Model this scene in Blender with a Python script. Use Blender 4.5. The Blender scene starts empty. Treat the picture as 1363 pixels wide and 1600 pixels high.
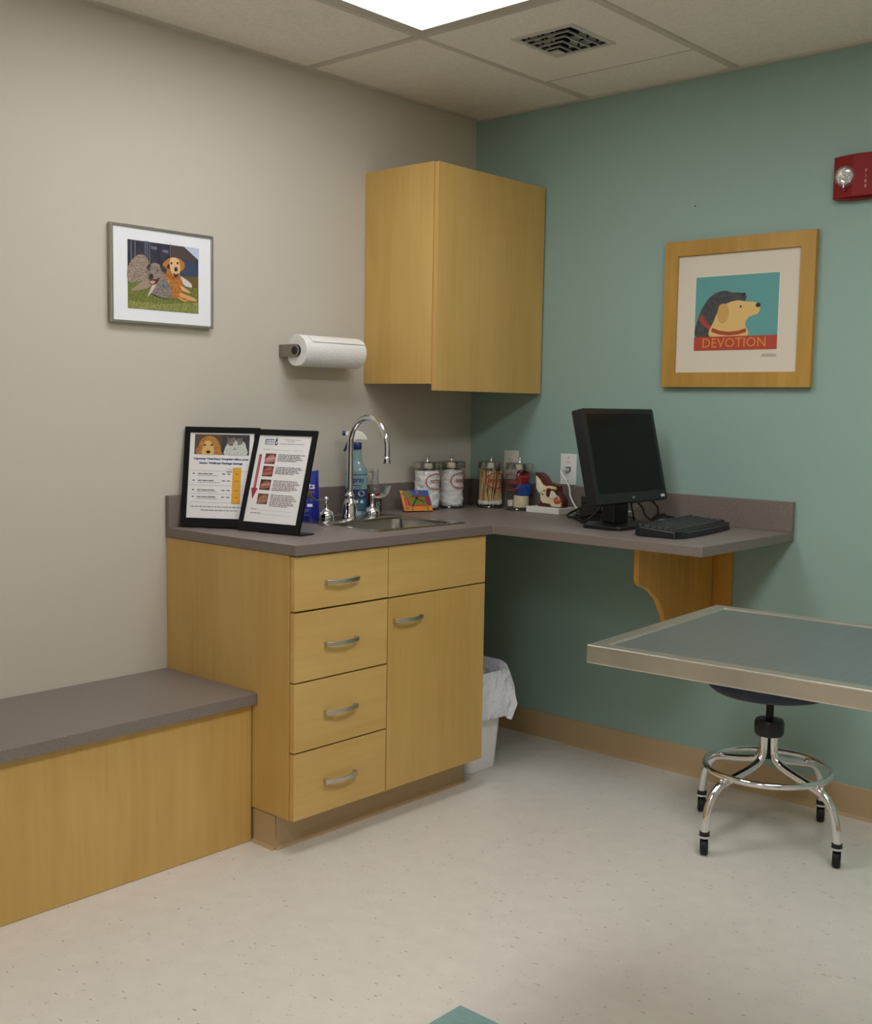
import bpy, bmesh, math, random
from mathutils import Vector, Matrix, Euler
PI = math.pi
SC = bpy.context.scene
COL = SC.collection
random.seed(7)

# ------------------------------------------------------------------ camera, world, exposure, lamps' strength
CAMP = (3.00310034, -3.54499527, 1.29318768)
YAW, PITCH, ROLL, FPX = 0.732396695, -0.0931647673, 0.0167313025, 1772.02762
cf = Vector((-math.sin(YAW)*math.cos(PITCH), math.cos(YAW)*math.cos(PITCH), math.sin(PITCH)))
cr = Vector((math.cos(YAW), math.sin(YAW), 0)); cu = cr.cross(cf)
cr2 = math.cos(ROLL)*cr + math.sin(ROLL)*cu; cu2 = -math.sin(ROLL)*cr + math.cos(ROLL)*cu
cam = bpy.data.cameras.new('camera'); camo = bpy.data.objects.new('camera', cam); COL.objects.link(camo)
M = Matrix((cr2, cu2, -cf)).transposed().to_4x4(); M.translation = CAMP
camo.matrix_world = M
cam.sensor_fit = 'HORIZONTAL'; cam.sensor_width = 36.0; cam.lens = FPX/1363*36.0
cam.clip_start = 0.02
SC.camera = camo
SC.view_settings.view_transform = 'Standard'; SC.view_settings.look = 'None'
SC.view_settings.gamma = 1.0; SC.view_settings.use_curve_mapping = False
SC.view_settings.exposure = 0.0
LAMP = 7.8             # emission of the visible troffer's diffuser
LAMP2 = 12.8           # emission of the two troffers outside the frame (raised to balance the wall tones)
LAMP_COL = (0.955, 0.965, 1.0)
w = bpy.data.worlds.new('world'); SC.world = w; w.use_nodes = True
w.node_tree.nodes['Background'].inputs[0].default_value = (0.02, 0.02, 0.02, 1)
w.node_tree.nodes['Background'].inputs[1].default_value = 1.0
try:
    SC.cycles.max_bounces = 10; SC.cycles.diffuse_bounces = 6; SC.cycles.glossy_bounces = 5
    SC.cycles.transparent_max_bounces = 16; SC.cycles.use_denoising = True
    SC.cycles.sample_clamp_indirect = 6.0
except Exception: pass

# ------------------------------------------------------------------ materials
def lin(c):
    if isinstance(c, str):
        c = tuple(int(c[i:i+2], 16)/255 for i in (0, 2, 4))
    return tuple((x/12.92 if x <= .04045 else ((x+.055)/1.055)**2.4) for x in c)
MATS = {}
def mat(name, col, rough=.5, metal=0., spec=.5, coat=0., noise=None, bump=None, alpha=None, emit=None, sheen=0):
    """noise=(scale xyz, second colour, strength ramp lo, hi)  bump=(scale, strength, distance)"""
    if name in MATS: return MATS[name]
    m = bpy.data.materials.new(name); m.use_nodes = True
    nt = m.node_tree; b = nt.nodes['Principled BSDF']
    c = lin(col)
    b.inputs['Base Color'].default_value = (*c, 1)
    b.inputs['Roughness'].default_value = rough
    b.inputs['Metallic'].default_value = metal
    b.inputs['Specular IOR Level'].default_value = spec
    b.inputs['Coat Weight'].default_value = coat
    if sheen: b.inputs['Sheen Weight'].default_value = sheen
    tc = None
    def coord(sc):
        tc = nt.nodes.new('ShaderNodeTexCoord'); mp = nt.nodes.new('ShaderNodeMapping')
        mp.inputs['Scale'].default_value = sc if hasattr(sc, '__len__') else (sc, sc, sc)
        nt.links.new(tc.outputs['Object'], mp.inputs['Vector']); return mp.outputs['Vector']
    if noise:
        sc, c2, lo, hi = noise[:4]; det = noise[4] if len(noise) > 4 else 4
        n = nt.nodes.new('ShaderNodeTexNoise'); n.inputs['Scale'].default_value = 1; n.inputs['Detail'].default_value = det
        nt.links.new(coord(sc), n.inputs['Vector'])
        r = nt.nodes.new('ShaderNodeValToRGB')
        r.color_ramp.elements[0].position = lo; r.color_ramp.elements[0].color = (*c, 1)
        r.color_ramp.elements[1].position = hi; r.color_ramp.elements[1].color = (*lin(c2), 1)
        nt.links.new(n.outputs['Fac'], r.inputs['Fac']); nt.links.new(r.outputs['Color'], b.inputs['Base Color'])
    if bump:
        sc, st, di = bump
        n = nt.nodes.new('ShaderNodeTexNoise'); n.inputs['Scale'].default_value = 1; n.inputs['Detail'].default_value = 3
        nt.links.new(coord(sc), n.inputs['Vector'])
        bp = nt.nodes.new('ShaderNodeBump'); bp.inputs['Strength'].default_value = st; bp.inputs['Distance'].default_value = di
        nt.links.new(n.outputs['Fac'], bp.inputs['Height']); nt.links.new(bp.outputs['Normal'], b.inputs['Normal'])
    if emit:
        b.inputs['Emission Color'].default_value = (*emit[0], 1); b.inputs['Emission Strength'].default_value = emit[1]
    MATS[name] = m; return m

def wood(name, base, dark, axis='z', tone=1.0):
    """pale maple: long soft grain along one axis with broad blotches"""
    if name in MATS: return MATS[name]
    m = bpy.data.materials.new(name); m.use_nodes = True; nt = m.node_tree; b = nt.nodes['Principled BSDF']
    tc = nt.nodes.new('ShaderNodeTexCoord')
    def nz(sc, det, dis=0.0):
        mp = nt.nodes.new('ShaderNodeMapping'); mp.inputs['Scale'].default_value = sc
        nt.links.new(tc.outputs['Object'], mp.inputs['Vector'])
        n = nt.nodes.new('ShaderNodeTexNoise'); n.inputs['Scale'].default_value = 1; n.inputs['Detail'].default_value = det
        n.inputs['Distortion'].default_value = dis
        nt.links.new(mp.outputs['Vector'], n.inputs['Vector']); return n.outputs['Fac']
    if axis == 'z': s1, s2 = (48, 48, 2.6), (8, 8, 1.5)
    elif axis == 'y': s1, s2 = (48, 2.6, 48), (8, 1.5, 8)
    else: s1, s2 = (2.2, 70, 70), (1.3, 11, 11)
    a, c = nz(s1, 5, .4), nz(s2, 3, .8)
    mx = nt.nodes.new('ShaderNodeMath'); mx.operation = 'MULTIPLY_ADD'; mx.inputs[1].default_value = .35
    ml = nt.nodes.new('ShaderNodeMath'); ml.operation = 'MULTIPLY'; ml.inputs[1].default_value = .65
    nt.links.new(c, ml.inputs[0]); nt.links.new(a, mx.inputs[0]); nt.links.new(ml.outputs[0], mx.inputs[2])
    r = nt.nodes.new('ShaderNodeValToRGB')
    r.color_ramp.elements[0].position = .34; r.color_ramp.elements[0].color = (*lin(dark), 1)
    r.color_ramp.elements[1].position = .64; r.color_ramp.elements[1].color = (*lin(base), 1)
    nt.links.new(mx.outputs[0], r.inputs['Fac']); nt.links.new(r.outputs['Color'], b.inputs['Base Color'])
    b.inputs['Roughness'].default_value = .42; b.inputs['Specular IOR Level'].default_value = .4
    MATS[name] = m; return m

def glass(name, tint='ffffff', rough=.03, refl=.9, opac=0.0):
    """thin glass or film: see-through sheet with fresnel reflection"""
    if name in MATS: return MATS[name]
    m = bpy.data.materials.new(name); m.use_nodes = True; nt = m.node_tree
    for n in list(nt.nodes): nt.nodes.remove(n)
    o = nt.nodes.new('ShaderNodeOutputMaterial'); t = nt.nodes.new('ShaderNodeBsdfTransparent'); g = nt.nodes.new('ShaderNodeBsdfGlossy')
    t.inputs[0].default_value = (*lin(tint), 1); g.inputs['Roughness'].default_value = rough
    f = nt.nodes.new('ShaderNodeLayerWeight'); f.inputs[0].default_value = .5
    pw = nt.nodes.new('ShaderNodeMath'); pw.operation = 'POWER'; pw.inputs[1].default_value = 4
    nt.links.new(f.outputs['Facing'], pw.inputs[0])
    ml = nt.nodes.new('ShaderNodeMath'); ml.operation = 'MULTIPLY_ADD'; ml.inputs[1].default_value = .75*refl; ml.inputs[2].default_value = .04*refl
    nt.links.new(pw.outputs[0], ml.inputs[0])
    mx = nt.nodes.new('ShaderNodeMixShader'); nt.links.new(ml.outputs[0], mx.inputs[0])
    src = t
    if opac:
        d = nt.nodes.new('ShaderNodeBsdfDiffuse'); d.inputs[0].default_value = (*lin(tint), 1)
        m2 = nt.nodes.new('ShaderNodeMixShader'); m2.inputs[0].default_value = opac
        nt.links.new(t.outputs[0], m2.inputs[1]); nt.links.new(d.outputs[0], m2.inputs[2]); src = m2
    nt.links.new(src.outputs[0], mx.inputs[1]); nt.links.new(g.outputs[0], mx.inputs[2]); nt.links.new(mx.outputs[0], o.inputs[0])
    MATS[name] = m; return m

def floor_mat(name, base, fleck):
    m = bpy.data.materials.new(name); m.use_nodes = True; nt = m.node_tree; b = nt.nodes['Principled BSDF']
    tc = nt.nodes.new('ShaderNodeTexCoord')
    col = None
    def mp(sc, rz=0):
        p = nt.nodes.new('ShaderNodeMapping'); p.inputs['Scale'].default_value = sc; p.inputs['Rotation'].default_value = (0, 0, rz)
        nt.links.new(tc.outputs['Object'], p.inputs['Vector']); return p.outputs['Vector']
    n = nt.nodes.new('ShaderNodeTexNoise'); n.inputs['Scale'].default_value = 1; n.inputs['Detail'].default_value = 5
    nt.links.new(mp((18, 18, 18)), n.inputs['Vector'])
    r = nt.nodes.new('ShaderNodeValToRGB')
    r.color_ramp.elements[0].position = .3; r.color_ramp.elements[0].color = (*[x*.93 for x in lin(base)], 1)
    r.color_ramp.elements[1].position = .7; r.color_ramp.elements[1].color = (*lin(base), 1)
    nt.links.new(n.outputs['Fac'], r.inputs['Fac']); col = r.outputs['Color']
    # flecks: short streaks, sparse, in two sizes and tints
    for sc, th, c, k in (((22, 78, 1), .115, fleck, .72), ((48, 140, 1), .14, fleck, .4), ((34, 60, 1), .10, '8f8a6a', .5)):
        v = nt.nodes.new('ShaderNodeTexVoronoi'); v.inputs['Scale'].default_value = 1
        # small distortion of the coordinates makes the streaks irregular
        nd = nt.nodes.new('ShaderNodeTexNoise'); nd.inputs['Scale'].default_value = 60; nt.links.new(tc.outputs['Object'], nd.inputs['Vector'])
        ad = nt.nodes.new('ShaderNodeVectorMath'); ad.operation = 'MULTIPLY_ADD'; ad.inputs[1].default_value = (.5, .5, 0)
        nt.links.new(nd.outputs['Color'], ad.inputs[0]); nt.links.new(mp(sc, .5), ad.inputs[2])
        nt.links.new(ad.outputs[0], v.inputs['Vector'])
        lt = nt.nodes.new('ShaderNodeMath'); lt.operation = 'LESS_THAN'; lt.inputs[1].default_value = th
        nt.links.new(v.outputs['Distance'], lt.inputs[0])
        # keep only some of the cells
        sp = nt.nodes.new('ShaderNodeSeparateColor'); nt.links.new(v.outputs['Color'], sp.inputs[0])
        g = nt.nodes.new('ShaderNodeMath'); g.operation = 'GREATER_THAN'; g.inputs[1].default_value = .66
        nt.links.new(sp.outputs[0], g.inputs[0])
        ml = nt.nodes.new('ShaderNodeMath'); ml.operation = 'MULTIPLY'; nt.links.new(lt.outputs[0], ml.inputs[0]); nt.links.new(g.outputs[0], ml.inputs[1])
        mk = nt.nodes.new('ShaderNodeMath'); mk.operation = 'MULTIPLY'; mk.inputs[1].default_value = k; nt.links.new(ml.outputs[0], mk.inputs[0])
        mx = nt.nodes.new('ShaderNodeMix'); mx.data_type = 'RGBA'
        nt.links.new(mk.outputs[0], mx.inputs[0]); nt.links.new(col, mx.inputs[6]); mx.inputs[7].default_value = (*lin(c), 1)
        col = mx.outputs[2]
    nt.links.new(col, b.inputs['Base Color'])
    b.inputs['Roughness'].default_value = .33; b.inputs['Specular IOR Level'].default_value = .45
    return m

# ------------------------------------------------------------------ mesh builder
class MB:
    """collects shapes with several materials and links them as one mesh object"""
    def __init__(s, T=None):
        s.v = []; s.f = []; s.m = []; s.s = []; s.mats = []; s.T = T or Matrix()
    def mi(s, m):
        if m not in s.mats: s.mats.append(m)
        return s.mats.index(m)
    def add(s, vs, fs, m, smooth=False, T=None):
        o = len(s.v); X = s.T @ T if T is not None else s.T
        s.v += [X @ Vector(p) for p in vs]
        k = s.mi(m)
        for f in fs: s.f.append([o+i for i in f]); s.m.append(k); s.s.append(smooth)
        return s
    def box(s, x0, x1, y0, y1, z0, z1, m, T=None):
        v = [(x, y, z) for x in (x0, x1) for y in (y0, y1) for z in (z0, z1)]
        return s.add(v, [(0, 1, 3, 2), (4, 6, 7, 5), (0, 4, 5, 1), (2, 3, 7, 6), (0, 2, 6, 4), (1, 5, 7, 3)], m, T=T)
    def rbox(s, x0, x1, y0, y1, z0, z1, r, m, T=None, seg=4, axis='z'):
        """box with the four edges along one axis rounded"""
        if axis == 'z': a = rrect(x0, x1, y0, y1, r, seg); return s.prism(a, z0, z1, m, 'z', T, smooth=False)
        if axis == 'y': a = rrect(x0, x1, z0, z1, r, seg); return s.prism(a, y0, y1, m, 'y', T)
        a = rrect(y0, y1, z0, z1, r, seg); return s.prism(a, x0, x1, m, 'x', T)
    def prism(s, pts, a, b, m, axis='z', T=None, smooth=False, mside=None):
        f = {'z': lambda p, h: (p[0], p[1], h), 'y': lambda p, h: (p[0], h, p[1]), 'x': lambda p, h: (h, p[0], p[1])}[axis]
        n = len(pts); v = [f(p, a) for p in pts] + [f(p, b) for p in pts]
        s.add(v, [tuple(range(n)), tuple(range(2*n-1, n-1, -1))], m, T=T)
        s.add(v, [(i, (i+1) % n, n+(i+1) % n, n+i) for i in range(n)], mside or m, smooth, T=T)
        return s
    def poly(s, pts3, m, T=None): return s.add(pts3, [tuple(range(len(pts3)))], m, T=T)
    def lathe(s, prof, m, seg=32, T=None, smooth=True, cap=True):
        v = []; f = []; n = len(prof)
        for r, z in prof:
            for k in range(seg):
                a = 2*PI*k/seg; v.append((r*math.cos(a), r*math.sin(a), z))
        for i in range(n-1):
            for k in range(seg):
                f.append((i*seg+k, i*seg+(k+1) % seg, (i+1)*seg+(k+1) % seg, (i+1)*seg+k))
        s.add(v, f, m, smooth, T)
        if cap:
            for i in (0, n-1):
                if prof[i][0] > 1e-5: s.add(v[i*seg:(i+1)*seg], [tuple(range(seg))], m, False, T)
        return s
    def tube(s, pts, r, m, seg=12, closed=False, T=None, flat=1.0):
        P = [Vector(p) for p in pts]; n = len(P); rs = r if hasattr(r, '__len__') else [r]*n
        v = []; f = []; up = None
        for i in range(n):
            if closed: t = P[(i+1) % n]-P[i-1]
            else: t = P[min(i+1, n-1)]-P[max(i-1, 0)]
            t.normalize()
            if up is None:
                up = Vector((0, 0, 1)) if abs(t.z) < .9 else Vector((1, 0, 0))
            b = t.cross(up).normalized(); up = b.cross(t).normalized()
            for k in range(seg):
                a = 2*PI*k/seg; v.append(P[i]+rs[i]*(math.cos(a)*b+flat*math.sin(a)*up))
        for i in range(n if closed else n-1):
            j = (i+1) % n
            for k in range(seg): f.append((i*seg+k, i*seg+(k+1) % seg, j*seg+(k+1) % seg, j*seg+k))
        s.add(v, f, m, True, T)
        if not closed:
            s.add(v[:seg], [tuple(range(seg))], m, False, T); s.add(v[-seg:], [tuple(range(seg))], m, False, T)
        return s
    def ball(s, c, r, m, seg=20, sc=(1, 1, 1), T=None):
        prof = [(r*math.sin(PI*i/10), -r*math.cos(PI*i/10)) for i in range(11)]
        X = Matrix.Translation(c) @ Matrix.Diagonal((*sc, 1))
        return s.lathe(prof, m, seg, T @ X if T is not None else X, cap=False)
    def cyl(s, a, b, r, m, seg=16, T=None):
        return s.tube([a, b], r, m, seg, T=T)
    def text(s, txt, m, size, fn, align='CENTER', width=None, bold=0.0, sq=1.0):
        """lettering as real filled outlines; fn maps (u,v) to 3-D"""
        c = bpy.data.curves.new('t', 'FONT'); c.body = txt; c.size = size; c.align_x = align; c.align_y = 'CENTER'
        c.fill_mode = 'FRONT'; c.resolution_u = 2; c.offset = bold; c.dimensions = '2D'
        o = bpy.data.objects.new('t', c); me = bpy.data.meshes.new_from_object(o)
        vs = [p.co.copy() for p in me.vertices]; fs = [tuple(p.vertices) for p in me.polygons]
        bpy.data.objects.remove(o); bpy.data.curves.remove(c); bpy.data.meshes.remove(me)
        if not vs: return s
        k = 1.0
        if width:
            w0 = max(p.x for p in vs)-min(p.x for p in vs); k = width/w0
        return s.add([fn(p.x*k, p.y*sq) for p in vs], fs, m)
    def build(s, name, parent=None, bevel=0, seg=2, label=None, kind=None, solid=0, sub=0):
        me = bpy.data.meshes.new(name); me.from_pydata([tuple(p) for p in s.v], [], s.f)
        for m in s.mats: me.materials.append(m)
        for p, k, sm in zip(me.polygons, s.m, s.s): p.material_index = k; p.use_smooth = sm
        bm = bmesh.new(); bm.from_mesh(me)
        if not getattr(s, 'flat', False):
            bmesh.ops.remove_doubles(bm, verts=bm.verts, dist=1e-6)
            bmesh.ops.recalc_face_normals(bm, faces=bm.faces)
        bm.to_mesh(me); bm.free(); me.update()
        o = bpy.data.objects.new(name, me); COL.objects.link(o)
        if parent: o.parent = parent
        if bevel:
            b = o.modifiers.new('bevel', 'BEVEL'); b.width = bevel; b.segments = seg; b.limit_method = 'ANGLE'; b.angle_limit = .7
        if sub:
            b = o.modifiers.new('sub', 'SUBSURF'); b.levels = sub; b.render_levels = sub
        if solid:
            b = o.modifiers.new('solid', 'SOLIDIFY'); b.thickness = solid; b.offset = 0
        if any(s.s) and not getattr(s, 'flat', False):
            b = o.modifiers.new('edges', 'EDGE_SPLIT'); b.split_angle = .75
        if label: o['label'] = label
        if kind: o['kind'] = kind
        return o

def rrect(x0, x1, y0, y1, r, seg=4):
    p = []
    for cx, cy, a0 in ((x1-r, y1-r, 0), (x0+r, y1-r, PI/2), (x0+r, y0+r, PI), (x1-r, y0+r, 1.5*PI)):
        for i in range(seg+1):
            a = a0+PI/2*i/seg; p.append((cx+r*math.cos(a), cy+r*math.sin(a)))
    return p
def smooth_path(P, n=8, closed=False):
    """Catmull-Rom through the points"""
    P = [Vector(p) for p in P]; out = []; N = len(P)
    for i in range(N if closed else N-1):
        a, b, c, d = (P[(i-1) % N] if closed or i else P[0]), P[i], P[(i+1) % N], (P[(i+2) % N] if closed or i+2 < N else P[-1])
        for k in range(n):
            t = k/n
            out.append(.5*((2*b)+(-a+c)*t+(2*a-5*b+4*c-d)*t*t+(-a+3*b-3*c+d)*t**3))
    if not closed: out.append(P[-1])
    return out
def thing(name, label, cat, loc=(0, 0, 0), rz=0, group=None):
    o = bpy.data.objects.new(name, None); COL.objects.link(o); o.empty_display_size = .05
    o.location = loc; o.rotation_euler = (0, 0, rz)
    o['label'] = label; o['category'] = cat
    if group: o['group'] = group
    return o
def tag(o, label, cat, group=None):
    o['label'] = label; o['category'] = cat
    if group: o['group'] = group
    return o
def W(root):
    """builder that takes world coordinates for a part of root"""
    return MB((Matrix.Translation(root.location) @ root.rotation_euler.to_matrix().to_4x4()).inverted())
def dup(root, loc, rz=None, label=None):
    r = root.copy(); COL.objects.link(r); r.location = loc
    if rz is not None: r.rotation_euler = (0, 0, rz)
    if label: r['label'] = label
    for ch in list(root.children):
        c = ch.copy(); COL.objects.link(c); c.parent = r
        for g in list(ch.children):
            d = g.copy(); COL.objects.link(d); d.parent = c
    return r

# shared materials
BEIGE = mat('beige_wall_paint', 'c4beb0', .75, bump=((220, 220, 220), .12, .002))
GREEN = mat('sage_green_wall_paint', '90aa9f', .72, bump=((220, 220, 220), .12, .002))
CEILM = mat('ceiling_tile', 'ebe4da', .95, noise=((90, 90, 90), 'e4ddd2', .42, .6), bump=((140, 140, 140), .15, .002))
GRID = mat('ceiling_grid_paint', 'c6bfb4', .6)
FLOORM = floor_mat('vinyl_composition_floor', 'd9d3c8', '6f5a48')
TEAL = mat('teal_floor_tile', '84a3a1', .35, noise=((60, 60, 60), '7a9997', .4, .65))
VINYL = mat('tan_vinyl_cove_base', 'b99f78', .5)
WOODV = wood('maple_vertical', 'cdaa64', 'c29c56', 'z')
WOODH = wood('maple_horizontal', 'd5b26d', 'c8a35f', 'y')
WOODD = wood('maple_shaded_bracket', 'cf9a45', 'b47d2e', 'z')  # deeper orange maple: shade under the counter put into the colour
EDGE = mat('maple_edge_band', 'c99c5c', .45)
GAP = mat('gap_shade', '1c120c', .8)
LAM = mat('grey_brown_laminate', '857a72', .42, noise=((420, 420, 420), '736962', .38, .62, 3), spec=.5)
LAMD = mat('grey_brown_laminate_edge', '80756d', .5, noise=((420, 420, 420), '6c625b', .38, .62, 3))
CHROME = mat('chrome', 'e8e8ea', .06, 1.0)
NICKEL = mat('brushed_nickel', 'cfcabf', .38, 1.0)
STEEL = mat('stainless_steel', 'd9d0c0', .34, 1.0, noise=((4, 300, 4), 'b4b0a6', .3, .7))
STEELT = mat('stainless_table_top', '9ba5a5', .36, 1.0, noise=((200, 5, 5), '939d9d', .3, .7))
BLACK = mat('black_plastic', '121314', .38)
BLACKG = mat('black_frame_plastic', '08080c', .45, spec=.3)
RUBBER = mat('black_rubber', '101012', .6)
WHITE = mat('white_plastic', 'e6e3dc', .4)
PAPER = mat('white_paper', 'e9e7e6', .7)
RED = mat('print_red', 'b3262e', .5)

# ------------------------------------------------------------------ room shell
H = 2.4224; RX = 3.72; RY = -4.3; TK = .1
def struct(name, mb, **k):
    return mb.build(name, kind='structure', **k)
struct('floor', MB().box(-TK, RX+TK, RY-TK, TK, -.1, 0, FLOORM))
struct('wall_left', MB().box(-TK, 0, RY-TK, TK, 0, H+.12, BEIGE))
struct('wall_back', MB().box(0, RX+TK, 0, TK, 0, H+.12, GREEN))
struct('wall_right', MB().box(RX, RX+TK, RY-TK, 0, 0, H+.12, BEIGE))
struct('wall_front', MB().box(0, RX, RY-TK, RY, 0, H+.12, BEIGE))
# suspended ceiling: tiles sit a few millimetres above the T-bars
GX = [0, .5327, 1.1302, 1.74, 2.05, 2.65, 3.26, RX]
GYm = [0, -.904, -2.123, -3.08, RY]                      # rows of 2 x 4 ft tiles
GY2 = [0, -.2762, -.904, -1.513, -2.123, -2.732, -3.342, RY]
c = MB()
LIT = [(1, 1), (4, 1), (4, 3)]                                        # cells (column, row) filled by the lamps
VX0, VX1, VY0, VY1 = .752, .956, -.707, -.496
for i in range(7):
    for j in range(4):
        if (i, j) in LIT: continue
        x0, x1, y1, y0 = GX[i], GX[i+1], GYm[j], GYm[j+1]
        if (i, j) == (1, 0):
            # tile with a square hole for the vent
            c.box(x0, x1, -.2762, 0, H+.006, H+.03, CEILM)
            c.box(x0, VX0, y0, -.2762, H+.001, H+.03, CEILM); c.box(VX1, x1, y0, -.2762, H+.001, H+.03, CEILM)
            c.box(VX0, VX1, y0, VY0, H+.001, H+.03, CEILM); c.box(VX0, VX1, VY1, -.2762, H+.001, H+.03, CEILM)
        else: c.box(x0, x1, y0, y1, H+.006, H+.03, CEILM)
c.box(-TK, RX+TK, RY-TK, TK, H+.25, H+.3, CEILM)
struct('ceiling', c)
t = MB()
for x in GX[1:-1]:
    t.box(x-.012, x+.012, RY, 0, H, H+.008, GRID)
struct('trim_1', t)
t = MB()
for j, y in enumerate(GYm[1:-1]):
    for i in range(7):
        t.box(GX[i]+.012, GX[i+1]-.012, y-.012, y+.012, H+.0005, H+.008, GRID)
t.box(GX[1]+.012, GX[2]-.012, -.2762-.004, -.2762+.004, H, H+.008, GRID)
struct('trim_2', t)
t = MB(); t.box(0, .018, RY, 0, H-.001, H+.007, GRID); t.box(0.018, RX, -.018, 0, H-.001, H+.007, GRID)
struct('trim_3', t)
# cove base along the green wall, curved toe on the floor
cv = [(0, 0), (-.016, 0), (-.012, .003), (-.006, .009), (-.0045, .02), (-.004, .098), (0, .1)]
def cove(y_or_x, a, b, axis, sgn=1):
    m = MB(); pts = [(y_or_x+sgn*p[0], p[1]) for p in cv]
    return m.prism(pts, a, b, VINYL, axis)
struct('baseboard_back', cove(0, .5, RX, 'x'))
struct('baseboard_right', cove(RX, RY, -.02, 'y'))
# baseboard for the wall under the counter corner
m = MB(); m.prism([(-(p[0]), p[1]) for p in cv], -.62, -.016, VINYL, 'y'); m.box(0, .5, -.0045, 0, 0, .1, VINYL)
struct('baseboard_left', m)
# accent tile set flush in the floor
tag(MB().box(1.485, 1.790, -2.056, -1.751, 0, .0008, TEAL).build('floor_tile'), 'teal square floor tile set in the pale speckled floor', 'floor tile')

# ------------------------------------------------------------------ ceiling lamps
DIFF = mat('lamp_diffuser', 'ffffff', .4, emit=(LAMP_COL, LAMP))
FRW = mat('lamp_frame_enamel', 'bdb9ae', .5)
DIFF2 = mat('lamp_diffuser_bright', 'ffffff', .4, emit=(LAMP_COL, LAMP2))
def troffer(x0, y0, label, dm=DIFF):
    r = thing('ceiling_light', label, 'ceiling light', (x0+.2987, y0-.6095, H), group='recessed fluorescent ceiling lights')
    f = MB(); a, b, e = .2987-.013, .6095-.013, .036
    for q in ((-a, a, b-e, b), (-a, a, -b, -b+e), (-a, -a+e, -b+e, b-e), (a-e, a, -b+e, b-e)):
        f.box(*q, -.0, .022, FRW)
    for q in ((-a, a, b-.004, b), (-a, a, -b, -b+.004), (-a, -a+.004, -b, b), (a-.004, a, -b, b)):
        f.box(*q, .022, .1, FRW)
    f.box(-a, a, -b, b, .1, .104, FRW)
    f.build('frame', r)
    d = MB(); d.box(-a+e, a-e, -b+e, b-e, .006, .012, dm); d.build('diffuser', r)
troffer(.5327, -.904, 'white glowing recessed ceiling light beside the square air vent')
troffer(2.0512, -.904, 'recessed ceiling light above the steel examination table', DIFF2)
troffer(2.0512, -3.081, 'added unseen ceiling fill light over the near end of the room, far from the air vent', DIFF2)  # added fill lamp out of view, lifts the ceiling and cabinet fronts

# ------------------------------------------------------------------ ceiling vent: nested right-angle blades
VW = mat('vent_enamel', 'c4c0b6', .5); VD = mat('vent_inside_shade', '2a2430', .8)  # duct coloured dark for the shade between the blades
v = thing('ceiling_vent', 'square white ceiling air vent with nested angled blades', 'air vent', ((VX0+VX1)/2, (VY0+VY1)/2, H))
f = W(v)
e = .012
for q in ((VX0-e, VX1+e, VY0-e, VY0+.004), (VX0-e, VX1+e, VY1-.004, VY1+e), (VX0-e, VX0+.004, VY0+.004, VY1-.004), (VX1-.004, VX1+e, VY0+.004, VY1-.004)):
    f.box(*q, H-.003, H+.001, VW)
f.build('frame', v)
f = W(v)
for q in ((VX0, VX1, VY0, VY0+.002), (VX0, VX1, VY1-.002, VY1), (VX0, VX0+.002, VY0, VY1), (VX1-.002, VX1, VY0, VY1)):
    f.box(*q, H+.001, H+.09, VD)
f.box(VX0, VX1, VY0, VY1, H+.09, H+.092, VD)
f.build('duct', v)
S = VX1-VX0-.008
for k in range(5):
    d = .030+k*.035 if k < 4 else .162
    # apex of the V at the corner with greatest x and least y, arms run to the other two sides
    ax, ay = VX1-.004-d, VY0+.004+d
    m = W(v)
    lo, hi, sl, th = H-.002, H+.0050, -.003, .0014
    x0, y1 = VX0+.004, VY1-.004
    if k < 4:
        m.add([(x0, ay, lo), (ax, ay, lo), (ax+sl, ay-sl, hi), (x0, ay-sl, hi), (x0, ay+th*3, lo), (ax-th*3, ay+th*3, lo), (ax+sl-th*3, ay-sl+th*3, hi), (x0, ay-sl+th*3, hi)],
              [(0, 1, 2, 3), (7, 6, 5, 4), (0, 4, 5, 1), (3, 2, 6, 7), (0, 3, 7, 4)], VW)
        m.add([(ax, y1, lo), (ax, ay, lo), (ax+sl, ay-sl, hi), (ax+sl, y1, hi), (ax-th*3, y1, lo), (ax-th*3, ay+th*3, lo), (ax+sl-th*3, ay-sl+th*3, hi), (ax+sl-th*3, y1, hi)],
              [(0, 3, 2, 1), (4, 5, 6, 7), (0, 1, 5, 4), (3, 7, 6, 2), (0, 4, 7, 3)], VW)
        for s_ in range(3):
            q = x0+.012+s_*.052+.011*(k % 2)
            if q < ax-.02: m.box(q, q+.0015, ay-.034, ay-.001, H+.004, H+.022, VW)
            q = y1-.012-s_*.052-.011*(k % 2)
            if q > ay+.02: m.box(ax+.001, ax+.034, q-.0015, q, H+.004, H+.022, VW)
        m.build('blade', v)
    else:
        m.box(x0, ax, ay, y1, H-.002, H+.002, VW); m.build('corner_plate', v)

# ------------------------------------------------------------------ bench
b = thing('bench', 'low built-in bench with grey laminate top and maple front panel by the beige wall', 'bench', (.22, -2.35, 0))
m = W(b); m.box(.002, .4521, -3.25, -1.476, .4172, .4502, LAM); m.build('bench_top', b, bevel=.0015)
m = W(b); m.box(.41, .4291, -3.23, -1.478, .001, .4172, WOODV); m.build('front_panel', b, bevel=.001)
m = W(b); m.box(.002, .41, -3.23, -3.21, .001, .4172, WOODV); m.build('end_panel', b)

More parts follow.
